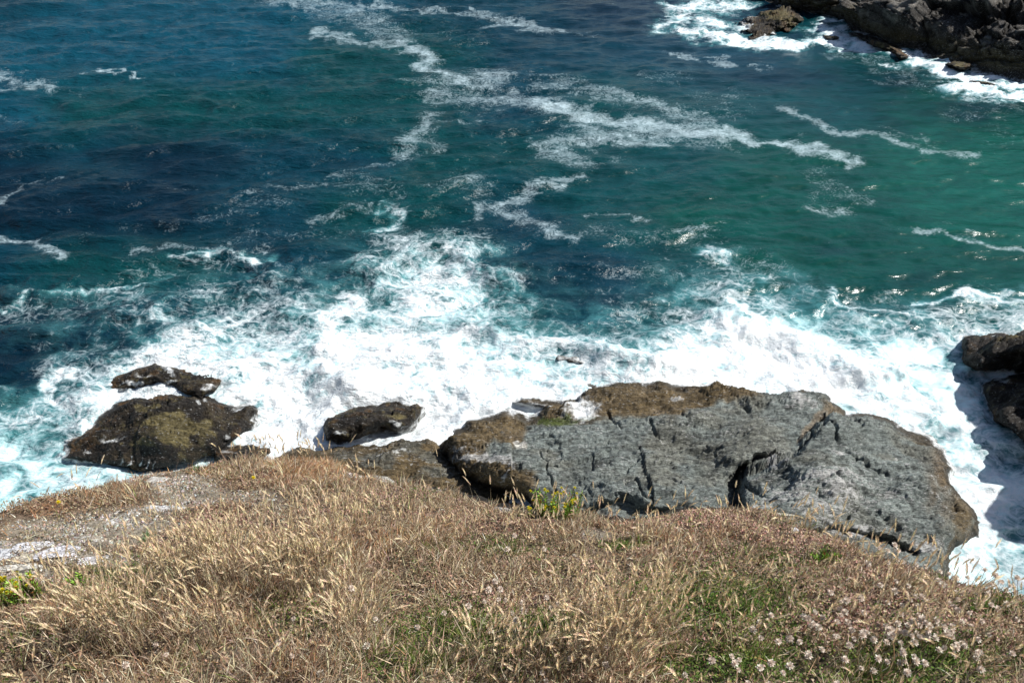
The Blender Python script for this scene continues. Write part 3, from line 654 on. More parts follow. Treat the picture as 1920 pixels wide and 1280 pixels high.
def right_cliff():
    # a buttress just outside the frame: its crest throws the blue shadow across the surf
    shadow = [(2150, 640, 9), (2000, 672, 7.5), (1880, 700, 6.2), (1800, 718, 6), (1783, 740, 6), (1800, 775, 6.5), (1858, 826, 7.5), (1880, 870, 8), (1884, 902, 8.5), (1862, 935, 8.5), (1842, 965, 8.5), (1858, 990, 9), (1930, 1020, 9.5), (2060, 1060, 10)]
    C = []
    for u, v, h in shadow:
        p = unproj(np.array(u), np.array(v), 0.0); k = h/math.tan(SUN_EL)
        C.append((p[0]+math.sin(SUN_AZ)*k, p[1]+math.cos(SUN_AZ)*k, h))
    C = np.array(C); d = np.r_[0, np.cumsum(np.linalg.norm(np.diff(C, axis=0), axis=1))]
    t = np.arange(0, d[-1], .12); K = np.stack([np.interp(t, d, C[:, j]) for j in range(3)], 1)
    foot = K.copy(); foot[:, 2] = -1.0
    cen = np.array([K[:, 0].max()+9, K[:, 1].mean()])
    out = K[:, :2]-cen; out /= np.linalg.norm(out, axis=1)[:, None]
    foot[:, :2] += out*1.0
    # keep the foot outside the picture
    u_, v_ = proj(foot)
    a = np.linspace(0, 1, 90)[:, None, None]
    face = foot[None]*(1-a)+K[None]*a
    b = np.linspace(0, 1, 40)[1:, None, None]
    top_c = np.array([cen[0], cen[1], 12.5])
    top = K[None]*(1-b)+top_c*b; top[..., 2] += 1.0*np.sin(b[..., 0]*math.pi)
    Pg = np.concatenate([face, top], 0); nr, nc = Pg.shape[:2]
    tt = np.broadcast_to(t, (nr, nc)); ss = Pg[..., 2]
    rr = blocky(tt, 0*tt, ss, 600, 1.2)*.5
    am = np.concatenate([np.sin(np.linspace(0, 1, 90)*math.pi)**.7, .0*np.linspace(0, 1, 39)])[:, None]*.9
    Pg = Pg.copy(); Pg[..., 0] += -np.abs(rr)*am*out[:, 0]*.7; Pg[..., 1] += -np.abs(rr)*am*out[:, 1]*.7
    Pg[90:, :, 2] += .5*fbm(Pg[90:, :, 0]*.4, Pg[90:, :, 1]*.4, oct=4, seed=610)*np.sin(b[..., 0]*math.pi)
    V_ = Pg.reshape(-1, 3); uu, vv = proj(V_)
    print("right cliff min u", uu.min(), "feet", u_.min())
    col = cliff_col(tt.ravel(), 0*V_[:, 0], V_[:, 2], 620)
    mask = np.stack([(1-sstep(-.2, .3, V_[:, 2]))*.8, .15+0*V_[:, 2], 1-sstep(.3, 1.2, V_[:, 2])], 1)
    o = mesh_np("sea_cliff", V_, grid_faces(nr, nc), [rockmat], {"rcol": col, "mask": mask})
    tag(o, "cliff buttress just past the right edge shading the surf", "cliff")
right_cliff()

# ================================================================ THE CLIFF TOP
EDGE = [(-700, 1040), (-300, 1010), (0, 948), (100, 918), (200, 896), (290, 872), (400, 862), (500, 853), (560, 846), (620, 850), (660, 874), (740, 890), (860, 908), (960, 943), (1010, 952), (1080, 953), (1160, 960), (1240, 942),
        (1300, 936), (1400, 934), (1480, 958), (1560, 992), (1640, 1028), (1700, 1045), (1790, 1070), (1860, 1090), (1920, 1105), (2200, 1180), (2700, 1290)]
SL = .60; H0 = 1.65
def plane_hit(u, v):
    """where the ray meets the sloping cliff top z = H-H0-SL*y"""
    dx = u-960; dy = FPX*CP-(v-640)*SP; dz = FPX*SP+(v-640)*CP
    t = H0/(dz-SL*dy); return dx*t, dy*t
E_ = np.array([plane_hit(a, b) for a, b in EDGE]); o_ = np.argsort(E_[:, 0]); E_ = E_[o_]
ex = np.concatenate([[-40, -14], E_[:, 0], [E_[-1, 0]+4, 40]]); ey = np.concatenate([[-4, 1.0], E_[:, 1], [E_[-1, 1]-1.5, -8]])
o_ = np.argsort(ex); ex, ey = ex[o_], ey[o_]
def yedge(x): return np.interp(x, ex, ey)+.045*fbm(np.asarray(x)*2.2, 0*np.asarray(x), oct=4, seed=700)
def ground_z(x, y):
    e = yedge(x)-y           # distance to the lip
    z = H-H0-SL*y
    z = z+.050*fbm(x*1.1, y*1.1, oct=4, seed=701)*sstep(0, .7, e)+.022*fbm(x*5, y*5, oct=4, seed=702)
    z = z+np.where(y < 0, -y*SL*.75, 0)
    z = z-.10*np.exp(-np.clip(e, 0, 9)/.10)
    return z
STONY = [(20, 1030, 80, 26, 1.1), (120, 1040, 45, 20, 1.0), (172, 1048, 30, 14, 1.1), (60, 1075, 120, 24, .7), (230, 975, 110, 22, .75), (300, 955, 60, 14, .8), (290, 905, 30, 24, .95), (330, 890, 40, 18, .8), (440, 922, 140, 22, .5), (340, 868, 60, 8, .9), (230, 885, 80, 6, .5),
         (690, 888, 60, 11, 1.2), (760, 897, 60, 12, 1.2), (840, 912, 60, 12, 1.2), (910, 932, 50, 14, 1.2), (965, 952, 40, 12, 1.1), (1110, 952, 40, 10, .9), (1430, 942, 60, 12, .9), (1500, 968, 30, 12, .8), (1490, 985, 16, 8, .9), (1140, 1000, 60, 22, .65), (150, 1000, 130, 30, .6), (1170, 1040, 50, 14, .5), (330, 1030, 90, 20, .55), (20, 985, 40, 14, .7), (520, 1010, 150, 20, .3), (170, 990, 260, 50, .95), (400, 930, 190, 44, .8), (230, 1050, 150, 26, .66), (330, 900, 220, 26, .75), (560, 955, 160, 30, .55), (420, 1000, 160, 26, .5)]
GREEN = [(220, 1075, 70, 40, .75), (180, 1120, 90, 40, .4), (850, 1170, 150, 70, .55), (1020, 1170, 80, 40, .7), (1330, 1130, 150, 66, 1.0), (1400, 1240, 160, 50, .85), (1700, 1235, 170, 42, 1.0), (1640, 1270, 200, 30, .8), (1190, 1022, 55, 11, 1.1), (1550, 1040, 30, 12, .9), (1450, 1045, 50, 22, .6), (1860, 1140, 60, 22, .9), (560, 1180, 120, 60, .45), (740, 1250, 150, 40, .5), (530, 1130, 60, 30, .4), (910, 1030, 60, 20, .4), (1010, 1080, 60, 25, .3), (1280, 1080, 60, 20, .5), (360, 1260, 100, 30, .2), (1900, 1240, 60, 40, .4)]
PINK = [(440, 985, 130, 26, .8), (620, 965, 110, 22, .6), (560, 1000, 130, 22, .8), (250, 1010, 60, 16, .7), (300, 1020, 50, 20, .8), (700, 935, 80, 16, .8), (800, 960, 90, 16, .6), (900, 970, 90, 14, .5), (1250, 948, 80, 16, 1.0), (1180, 965, 60, 12, .6), (1520, 1010, 120, 22, .8), (1680, 1070, 140, 24, .8), (1800, 1110, 120, 26, .9), (1600, 1160, 200, 40, .8), (1780, 1180, 120, 50, .8), (1850, 1220, 90, 30, .8), (20, 1135, 60, 20, .8), (130, 1090, 60, 14, .7), (370, 872, 40, 8, .8), (960, 985, 120, 18, .8), (1330, 975, 130, 22, .8), (1370, 970, 120, 20, .5), (1150, 1100, 90, 30, .4), (950, 1130, 120, 25, .35)]
RUST = [(80, 955, 130, 30, 1), (300, 905, 130, 16, .9), (400, 880, 80, 12, .8), (590, 880, 110, 34, 1), (0, 980, 60, 30, .9), (480, 900, 80, 18, .5), (120, 1160, 140, 60, .6), (760, 1000, 120, 30, .5), (680, 1010, 90, 30, .6), (1360, 950, 60, 12, .4), (1330, 1000, 100, 20, .6)]
DRY = [(200, 1230, 200, 60, 1), (450, 1120, 200, 70, .9), (350, 1180, 160, 60, .9), (700, 1100, 180, 80, .7), (620, 1220, 200, 60, .7), (900, 1230, 180, 60, .6), (1230, 1220, 70, 70, .8), (1150, 1240, 120, 50, .6), (1300, 1110, 80, 30, .4), (600, 1050, 150, 30, .6), (1100, 1180, 120, 50, .5)]
def zones(x, y, z):
    u, v = proj(np.stack([x, y, z], -1))
    u = u+26*fbm(x*1.8, y*1.8, oct=4, seed=711); v = v+7*fbm(x*1.8, y*1.8, oct=4, seed=712)
    n = .26*fbm(x*3.2, y*3.2, oct=4, seed=713); m = .26*fbm(x*2.6+5, y*2.6, oct=4, seed=714)
    rt = sstep(1000, 1350, u)*(.30+.5*fbm(x*2.2, y*2.2, oct=4, seed=715))
    return [np.clip(blob(u, v, L)+q, 0, 1.1) for L, q in ((STONY, n), (GREEN, m+.22*sstep(.2, .8, rt*2)), (PINK, rt-n), (RUST, -m), (DRY, n))]
def turf_mat():
    t = NT("cliff top soil"); P = t.pos(); c = t.attr("col").outputs["Color"]
    a = t.noise(P, 55, 5, .7); b = t.noise(P, 180, 3, .6)
    m = t.math('MULTIPLY', t.ramp(a, .3, .7, .6, 1.4), t.ramp(b, .3, .7, .8, 1.2))
    t.set(t.b.inputs["Base Color"], t.vmath('SCALE', c, m)); t.b.inputs["Roughness"].default_value = .95
    t.b.inputs["Specular IOR Level"].default_value = .15
    t.set(t.b.inputs["Normal"], t.bump(t.math('ADD', a, t.math('MULTIPLY', b, .4)), .8, .02)); return t.m
def clifftop():
    xs = np.concatenate([np.linspace(-40, -6, 60, endpoint=False), np.arange(-6, 5.5, .015), np.linspace(5.5, 40, 60)])
    ye = yedge(xs)
    yb = -30.0
    near = np.concatenate([np.linspace(0, 1, 50, endpoint=False)**.8*1.0])            # from far behind to 4.2 m short of the lip
    rows = []
    for f in near: rows.append((yb+(ye-3.9-yb)*f, None))
    for d in np.concatenate([np.arange(3.9, .25, -.016), np.arange(.25, -.001, -.008)]): rows.append((ye-d, None))
    Y = np.array([r[0] for r in rows]); X = np.broadcast_to(xs, Y.shape); Z = ground_z(X, Y)
    nr_top = len(Y)
    lipz = Z[-1]
    # the fall below the lip
    dn = np.concatenate([np.arange(.02, .6, .03), np.linspace(.65, 1, 2), np.linspace(1.3, 30, 80)])
    Yd = []; Zd = []
    for d in dn:
        zz = np.maximum(lipz-d, -1.5)
        out = .12*(1-np.exp(-d/.15))+.34*d
        bl = blocky(X[0], 0*X[0], zz, 740)*.35*min(1, d/2.5)
        Yd.append(ye+out+bl*.8+.05*fbm(X[0]*3, zz*3, oct=4, seed=741)*min(1, d*4)); Zd.append(zz)
    Y = np.concatenate([Y, np.array(Yd)]); Z = np.concatenate([Z, np.array(Zd)]); X = np.broadcast_to(xs, Y.shape)
    V_ = np.stack([X, Y, Z], -1).reshape(-1, 3)
    x, y, z = V_.T
    st, gr, pk, ru, dr = zones(x, y, z)
    c = np.tile(np.array([.115, .085, .062]), (len(x), 1))*(1+.3*fbm(x*6, y*6, oct=4, seed=742))[:, None]
    c = lerp(c, np.array([.060, .070, .025]), .8*np.clip(gr, 0, 1)); c = lerp(c, np.array([.12, .080, .072]), .6*np.clip(pk, 0, 1)); c = lerp(c, np.array([.15, .09, .05]), .6*np.clip(ru, 0, 1))
    sc_ = np.array([.27, .235, .18])*(1+.25*fbm(x*14, y*22, oct=4, seed=743))[:, None]
    c = lerp(c, sc_, sstep(.35, .75, st))
    li = sstep(.52, .68, st*.50+.38*fbm(x*7, y*14, oct=4, seed=744)); c = lerp(c, np.array([.62, .61, .59]), .85*li*sstep(.35, .7, st))
    below = np.zeros(Y.shape); below[nr_top:] = 1; below = below.ravel()
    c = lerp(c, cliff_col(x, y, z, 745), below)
    Z2 = V_[:, 2]+np.where(below > 0, 0, .018*sstep(.35, .8, st)*fbm(x*9, y*16, oct=4, seed=746)); V_[:, 2] = Z2
    o = mesh_np("ground", V_, grid_faces(*Y.shape), [turf_mat()], {"col": c})
    tag(o, "sloping cliff top of dry earth, lichen and bare stone", "ground", kind='structure')
clifftop()

# ================================================================ VEGETATION
def visible_pts(n, dens, seed, xr=(-4.9, 4.4), yr=(.75, 4.6), over=.0, ub=(-330, 2250, 1480)):
    """random points on the cliff top kept with a probability per zone; denser near the lens is not needed"""
    r = np.random.default_rng(seed); X = []; Y = []; Zn = []
    tot = 0
    while tot < n:
        x = r.uniform(*xr, 60000); y = r.uniform(*yr, 60000)
        ok = y < yedge(x)+over; x, y = x[ok], y[ok]
        z = ground_z(x, y); u, v = proj(np.stack([x, y, z], -1))
        ok = (u > ub[0]) & (u < ub[1]) & (v < ub[2]); x, y, z = x[ok], y[ok], z[ok]
        zz = zones(x, y, z); p = dens(x, y, *zz); ok = r.random(len(x)) < p
        X.append(x[ok]); Y.append(y[ok]); Zn.append(np.stack([q[ok] for q in zz], 1)); tot += ok.sum()
    x = np.concatenate(X)[:n]; y = np.concatenate(Y)[:n]
    return x, y, ground_z(x, y), np.concatenate(Zn)[:n]

def blades(x, y, z, ln, wd, az, lean, curl, col, tipcol, nseg=3):
    """curved tapering strips; returns V, F(quads), C"""
    n = len(x); r = np.random.default_rng(1)
    side_az = az+math.pi/2+r.normal(0, .5, n)
    sx, sy = np.cos(side_az), np.sin(side_az)
    dx, dy = np.cos(az), np.sin(az)
    V = []; C = []
    px, py, pz = x.copy(), y.copy(), z-.006
    for k in range(nseg+1):
        f = k/nseg; wk = wd*(1-f**1.6*.9)*.5
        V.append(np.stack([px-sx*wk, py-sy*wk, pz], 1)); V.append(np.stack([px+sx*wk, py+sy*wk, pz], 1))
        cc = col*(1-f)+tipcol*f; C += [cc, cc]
        th = np.clip(lean+curl*f, -1.5, 2.3); st = ln/nseg
        px = px+dx*np.sin(th)*st; py = py+dy*np.sin(th)*st; pz = pz+np.cos(th)*st
    V = np.stack(V, 1).reshape(-1, 3); C = np.stack(C, 1).reshape(-1, 3)
    b = (np.arange(n)*(2*(nseg+1)))[:, None, None]; k = np.arange(nseg)[None, :, None]*2
    F = (b+k+np.array([0, 1, 3, 2])[None, None, :]).reshape(-1, 4)
    return V, F, C, (px, py, pz)
def merge(parts):
    Vs, Fs, Cs = [], [], []; off = 0
    for V, F, C in parts: Vs.append(V); Fs.append(F+off); Cs.append(C); off += len(V)
    return np.concatenate(Vs), np.concatenate(Fs), np.concatenate(Cs)
def vary(base, n, r, amt=.25):
    return np.clip(np.asarray(base)*(1+r.normal(0, amt, (n, 1)))*(1+r.normal(0, .07, (n, 3))), .005, .9)
grassmat = attr_material("dry grass", rough=.65, trans=.14, spec=.25, nscale=90)
leafmat = attr_material("mat plants", rough=.75, trans=.2, spec=.2, nscale=120)
STRAW = np.array([.60, .485, .325]); BRN = np.array([.25, .162, .098]); RST = np.array([.355, .20, .10]); GRN = np.array([.115, .160, .030]); GRY = np.array([.37, .295, .21])

def grass():
    r = np.random.default_rng(11); n = 125000
    x, y, z, Z = visible_pts(n, lambda x, y, s, g, p, ru, d: np.clip(1.0-1.2*sstep(.25, .62, s), .16, 1)*(1-.35*np.clip(g, 0, 1))*(1-.72*np.clip(p, 0, 1))*(.12+.88*sstep(-.35, .35, fbm(x*7, y*7, oct=4, seed=800))), 21)
    x2, y2, z2, Z2 = visible_pts(70000, lambda x, y, s, g, p, ru, d: .25+.75*sstep(-.45, .35, fbm(x*6, y*6, oct=4, seed=800)), 22, (-9, 8), (-1.2, 5), 0, (-1e9, 1e9, 1e9))
    x = np.concatenate([x, x2]); y = np.concatenate([y, y2]); z = np.concatenate([z, z2]); Z = np.concatenate([Z, Z2]); n = len(x)
    s, g, p, ru, d = Z.T
    tall = .5+.5*d
    ln = (.028+.070*r.random(n)**1.8)*(1-.6*sstep(.3, .8, s))*(1-.35*np.clip(p, 0, 1))*(.72+.6*tall)*(.75+.5*sstep(-.3, .5, fbm(x*5, y*5, oct=3, seed=803)))
    az = r.uniform(0, 2*math.pi, n); tow = .0+ .6*fbm(x*.8, y*.8, oct=2, seed=801)       # gusts lay the turf over in locks
    az = np.where(r.random(n) < .55, tow+r.normal(0, .7, n), az)
    lean = np.abs(r.normal(.35, .35, n))+.45*ru; curl = r.normal(.55, .5, n)
    pick = r.random(n)
    col = np.where((pick < .42)[:, None], vary(BRN*1.25, n, r), np.where((pick < .75)[:, None], vary(STRAW*1.05, n, r), vary(GRY*1.12, n, r)))
    gp = np.clip(g*1.05-.12+.12*r.normal(size=n), 0, 1)
    col = np.where((r.random(n) < gp*.9)[:, None], vary(GRN, n, r, .3), col)
    col = np.where((r.random(n) < ru*.75)[:, None], vary(RST, n, r), col)
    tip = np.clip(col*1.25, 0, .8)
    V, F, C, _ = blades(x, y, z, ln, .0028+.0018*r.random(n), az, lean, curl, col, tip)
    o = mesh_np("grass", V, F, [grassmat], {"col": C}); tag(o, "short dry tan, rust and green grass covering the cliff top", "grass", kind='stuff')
grass()

def stalks():
    r = np.random.default_rng(31); n = 3000
    x, y, z, Z = visible_pts(n, lambda x, y, s, g, p, ru, d: np.clip(.05+1.0*np.clip(d,0,1)**1.6-.15*s, .02, 1)*(1-.93*sstep(.2, .6, s))*sstep(-.35, .5, fbm(x*3.5, y*3.5, oct=3, seed=820)), 32)
    s, g, p, ru, d = Z.T
    ln = (.11+.17*r.random(n)**1.2)*(.72+.5*d)
    az = r.normal(.1, .9, n)+np.where(r.random(n) < .42, math.pi, 0); lean = np.abs(r.normal(.02, .13, n)); curl = np.abs(r.normal(.10, .22, n))
    col = vary(STRAW*.85, n, r, .15)
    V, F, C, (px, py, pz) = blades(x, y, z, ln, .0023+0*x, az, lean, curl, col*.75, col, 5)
    parts = [(V, F, C)]
    # seed heads: spindles of overlapping husks that carry on along the bend of the stalk
    th0 = np.clip(lean+curl, -1.4, 2.2); hl = .045+.05*r.random(n)*(.5+.6*d); hw = .0030+.0024*r.random(n)
    nk = 9
    for k in range(nk):
        f = k/(nk-1); th = np.clip(th0+.7*f*curl, -1.5, 2.4)
        cx = px+np.cos(az)*np.sin(th)*hl*f*.93; cy = py+np.sin(az)*np.sin(th)*hl*f*.93; cz = pz+np.cos(th)*hl*f*.93
        rad = hw*(.35+1.0*np.sin(math.pi*min(.97, f*.8+.15)))
        for q in range(3):
            a = 2.4*k+q*2.094+r.uniform(-.4, .4, n); ox, oy = np.cos(a), np.sin(a)
            L = hl*.2; ddx = np.cos(az)*np.sin(th); ddy = np.sin(az)*np.sin(th); ddz = np.cos(th)
            ba = np.stack([cx-oy*rad*.45, cy+ox*rad*.45, cz], 1); bb = np.stack([cx+oy*rad*.45, cy-ox*rad*.45, cz], 1)
            tp = np.stack([cx+ox*rad+ddx*L, cy+oy*rad+ddy*L, cz+ddz*L+.25*rad*oy], 1); md = tp*.5+bb*.5+np.stack([ox*rad*.35, oy*rad*.35, 0*ox], 1)
            Vh = np.stack([ba, bb, md, tp], 1).reshape(-1, 3); Fh = np.arange(4*n).reshape(n, 4)
            ch = np.repeat(vary(STRAW*1.3, n, r, .12), 4, 0); parts.append((Vh, Fh, ch))
    V, F, C = merge(parts)
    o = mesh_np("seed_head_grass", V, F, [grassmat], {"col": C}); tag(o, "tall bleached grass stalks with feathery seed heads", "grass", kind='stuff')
stalks()

def mats():
    r = np.random.default_rng(41); n = 210000
    x, y, z, Z = visible_pts(n, lambda x, y, s, g, p, ru, d: np.clip(.32+.9*p+.75*g-.7*sstep(.25, .7, s), .05, 1)*(.3+.7*sstep(-.25, .3, fbm(x*10, y*10, oct=3, seed=840))), 42)
    s, g, p, ru, d = Z.T
    hgt = np.clip(.012+.05*sstep(-.2, .9, fbm(x*6, y*6, oct=3, seed=841))*r.random(n), .002, .08)
    z = z+hgt-.004
    sz = .0045+.0065*r.random(n)
    pick = r.random(n)
    pinks = np.where((r.random(n) < .35)[:, None], vary([.46, .29, .23], n, r), np.where((r.random(n) < .45)[:, None], vary([.21, .10, .075], n, r), vary([.52, .38, .27], n, r)))
    greens = np.where((r.random(n) < .7)[:, None], vary([.075, .135, .022], n, r, .3), vary([.20, .22, .06], n, r))
    browns = np.where((r.random(n) < .55)[:, None], vary([.24, .165, .10], n, r), vary([.36, .28, .18], n, r))
    col = np.where((pick < p*.8)[:, None], pinks, browns); col = np.where((r.random(n) < np.clip(g*1.1-.1, 0, 1))[:, None], greens, col)
    a = r.uniform(0, 2*math.pi, n); tl = r.uniform(-.9, 1.1, n)
    d1 = np.stack([np.cos(a)*np.cos(tl), np.sin(a)*np.cos(tl), np.sin(tl)], 1)*sz[:, None]
    d2 = np.stack([-np.sin(a), np.cos(a), r.normal(0, .4, n)], 1)*sz[:, None]*.38
    c0 = np.stack([x, y, z], 1)
    V = np.stack([c0-d1*.2, c0+d1*.5+d2, c0+d1*1.2, c0+d1*.5-d2], 1).reshape(-1, 3); F = np.arange(4*n).reshape(n, 4)
    o = mesh_np("ground_cover", V, F, [leafmat], {"col": np.repeat(col, 4, 0)}, smooth=False); tag(o, "low mats of pinkish brown and green cushion plants", "ground cover", kind='stuff')
mats()

# ---- small parts built once, then copied
def tube(path, rad, sides=5, col=(.3, .25, .1), tipscale=.6):
    path = np.array(path, float); n = len(path); V = []
    for i, p in enumerate(path):
        d = path[min(i+1, n-1)]-path[max(i-1, 0)]; d /= np.linalg.norm(d)+1e-9
        a = np.cross(d, [0, 0.3, 1.]) if abs(d[2]) < .95 else np.cross(d, [1, 0, 0]); a /= np.linalg.norm(a); b = np.cross(d, a)
        rr = rad*(1-(1-tipscale)*i/(n-1))
        for k in range(sides):
            t = 2*math.pi*k/sides; V.append(p+rr*(math.cos(t)*a+math.sin(t)*b))
    F = [[i*sides+k, i*sides+(k+1) % sides, (i+1)*sides+(k+1) % sides, (i+1)*sides+k] for i in range(n-1) for k in range(sides)]
    return np.array(V), np.array(F), np.tile(np.array(col, float), (len(V), 1))
def leaf(p, d, up, L, W, col):
    d = np.array(d, float); d /= np.linalg.norm(d); s = np.cross(d, up); s /= np.linalg.norm(s)+1e-9; nrm = np.cross(s, d)
    p = np.array(p, float)
    V = np.array([p, p+d*L*.5+s*W*.5, p+d*L+nrm*L*.06, p+d*L*.5-s*W*.5, ]); return V, np.array([[0, 1, 2, 3]]), np.tile(np.array(col, float), (4, 1))

petalmat = attr_material("papery petals", rough=.6, trans=.3, spec=.2, nscale=200)
herbmat = attr_material("fleshy leaves", rough=.4, trans=.2, spec=.5, nscale=80)
def make_thrift(r, hgt):
    root = empty("thrift_flower", (0, 0, 0))
    bend = r.normal(0, .012, 2)
    pth = [(0, 0, -.01), (bend[0]*.3, bend[1]*.3, hgt*.5), (bend[0], bend[1], hgt)]
    V, F, C = tube(pth, .0011, 4, (.28, .19, .10)); mesh_np("stem", V, F, [grassmat], {"col": C}, parent=root)
    parts = []; top = np.array(pth[-1])
    for k in range(26):
        a = k*2.39996; el = 1.35-1.75*k/26.
        d = (math.cos(a)*math.cos(el), math.sin(a)*math.cos(el), math.sin(el))
        parts.append(leaf(top+np.array(d)*.002, d, (0.1, 0.2, 1), .0085+.003*r.random(), .0058, np.array([.84, .71, .61])*(1+r.normal(0, .10))))
    for k in range(7):
        a = k*.9; parts.append(leaf(top, (math.cos(a), math.sin(a), -.4), (0, .1, 1), .006, .004, (.35, .22, .14)))
    V, F, C = merge(parts); mesh_np("flower_head", V, F, [petalmat], {"col": np.clip(C, 0, .85)}, smooth=False, parent=root)
    return root
def copy_tree(o, parent=None):
    c = o.copy(); sc.collection.objects.link(c)
    if parent: c.parent = parent
    for ch in list(o.children): copy_tree(ch, c)
    return c
def on_ground(u, v):
    x, y = plane_hit(u, v); x = float(x); y = float(y); y = min(y, float(yedge(np.array([x]))[0])-.01)
    return x, y, float(ground_z(np.array([x]), np.array([y]))[0])
def thrifts():
    r = np.random.default_rng(51)
    protos = [make_thrift(r, h) for h in (.05, .07, .09, .11, .06)]
    spots = []
    named = [(949, 1033, 'mid'), (940, 1110, 'mid'), (975, 1028, 'mid'), (1000, 1028, 'mid'), (1030, 1027, 'mid'), (1082, 1032, 'mid'), (908, 1128, 'mid'), (880, 1140, 'mid'), (945, 1125, 'mid'), (966, 1128, 'mid'), (980, 1130, 'mid'), (1015, 1122, 'mid'), (1022, 1135, 'mid'), (945, 1140, 'mid'), (960, 1145, 'mid'), (915, 1140, 'mid'), (840, 1145, 'mid'), (1045, 1140, 'mid'), (982, 1182, 'mid'), (910, 1178, 'mid'), (970, 1170, 'mid'), (1120, 1112, 'mid'),
             (1082, 1206, 'low'), (1085, 1238, 'low'), (1142, 1258, 'low'), (1008, 1252, 'low'), (1030, 1262, 'low'), (1145, 1236, 'low'), (670, 1110, 'left'), (715, 1165, 'left'), (692, 1218, 'left'), (800, 1175, 'left'), (570, 1234, 'left'), (560, 1150, 'left'), (505, 1177, 'left'), (605, 1250, 'left'), (245, 1242, 'left'), (310, 1215, 'left'), (330, 1210, 'left')]
    spots += named
    zones_ = [('right', 1790, 1130, 120, 40, 34), ('patch', 1700, 1190, 80, 30, 44), ('patch', 1760, 1215, 70, 26, 24), ('turf', 1560, 1150, 100, 30, 30), ('edge', 1880, 1085, 60, 18, 22), ('turf', 1490, 1205, 60, 34, 14), ('turf', 1400, 1240, 70, 24, 10), ('edge', 1700, 1045, 90, 14, 16), ('patch', 1640, 1250, 90, 18, 10)]
    for nm, cu, cv, su, sv, k in zones_:
        for _ in range(k): spots.append((r.normal(cu, su*.7), r.normal(cv, sv*.7), nm))
    lab = {'mid': ("pale papery thrift head in the scatter across the middle of the turf", "thrift flowers in the middle turf"), 'low': ("white thrift head by the bottom edge below the middle scatter", "thrift flowers by the bottom edge"),
           'left': ("lone off-white thrift head among tall straw stalks on the left half", "thrift flowers among the straw stalks"), 'right': ("faded thrift head in the brownish mat on the far right slope", "thrift flowers on the right slope"),
           'patch': ("bright white thrift head around the dark green patch at lower right", "thrift flowers round the green patch"), 'turf': ("dry cream thrift head in the pinkish turf right of centre", "thrift flowers right of centre"), 'edge': ("thrift head at the lip of the cliff on the right, against the surf and slab", "thrift flowers along the right lip")}
    for i, (u, v, nm) in enumerate(spots):
        o = protos[i] if i < 5 else copy_tree(protos[i % 5])
        x, y, z = on_ground(u, v+18); o.location = (x, y, z)
        o.rotation_euler = (r.normal(0, .15), r.normal(0, .15), r.uniform(0, 6.28)); s = r.uniform(.8, 1.3); o.scale = (s, s, s)
        tag(o, lab[nm][0], "flower", lab[nm][1])
thrifts()

def samphire(u, v, nst, hgt, wid, label, seed, flowers=True):
    r = np.random.default_rng(seed); x, y, z = on_ground(u, v)
    root = empty("golden_samphire" if flowers else "green_shoot", (x, y, z)); tag(root, label, "plant")
    st = []; lf = []
    for k in range(nst):
        a = r.uniform(0, 6.28); rr = wid*math.sqrt(r.random()); bx, by = rr*math.cos(a), rr*math.sin(a)*.5
        h = hgt*r.uniform(.55, 1.0); tx, ty = bx*1.25+r.normal(0, .01), by*1.2+r.normal(0, .01)
        pth = [(bx, by, -.02), (bx*.5+tx*.5, by*.5+ty*.5, h*.5), (tx, ty, h)]
        st.append(tube(pth, .0028, 5, (.22, .17, .05) if r.random() < .6 else (.25, .09, .05)))
        for q in range(34):
            f = .05+.93*q/34.; p = np.array(pth[0])*(1-f)+np.array(pth[2])*f; aa = q*2.4
            el = .5+.4*r.random(); d = (math.cos(aa)*math.cos(el), math.sin(aa)*math.cos(el), math.sin(el))
            cc = np.array([.17, .29, .035])*(1+r.normal(0, .25)) if r.random() < .86 else np.array([.22, .09, .03]); cc = np.clip(cc*(1+.5*f), 0, 1)
            lf.append(leaf(p, d, (0.1, .2, 1), .016+.012*r.random(), .0062, cc)); lf.append(leaf(p+np.array([0, 0, .001]), d, (1, .2, .3), .016+.01*r.random(), .005, cc))
        if flowers and r.random() < .42:
            for w_ in range(r.integers(1, 4)):
                fp = []; c0 = np.array(pth[2])+np.array([r.normal(0, .009), r.normal(0, .009), .006+r.uniform(0, .012)])
                for q in range(18):
                    aa = q*2.4; el = .2+1.2*(q/18.); d = (math.cos(aa)*math.cos(el), math.sin(aa)*math.cos(el), math.sin(el))
                    fp.append(leaf(c0, d, (.1, .2, 1), .0105, .006, (.62, .60, .04) if q < 11 else (.74, .58, .03)))
                fp.append(tube([np.array(pth[2])-[0, 0, .005], c0], .0015, 4, (.15, .2, .04)))
                V, F, C = merge(fp); mesh_np("flower_head", V, F, [petalmat], {"col": C}, smooth=False, parent=root)
    V, F, C = merge(st); mesh_np("stems", V, F, [herbmat], {"col": C}, parent=root)
    V, F, C = merge(lf); mesh_np("leaves", V, F, [herbmat], {"col": np.clip(C, .01, 1)}, smooth=False, parent=root)
samphire(1040, 966, 34, .175, .125, "bushy green plant with yellow flower heads on the lip before the grey slab", 61)
samphire(16, 1132, 20, .13, .075, "leafy green plant with yellow buds cut by the left edge", 62)
samphire(58, 1112, 13, .13, .04, "bright green plant with orange yellow heads beside white stones", 63)
samphire(143, 1088, 6, .06, .03, "small flowerless light green shoot right of the white stones", 64, False)
samphire(1545, 1048, 8, .05, .05, "small dark green leafy shoot near the slab on the right slope", 65, False)

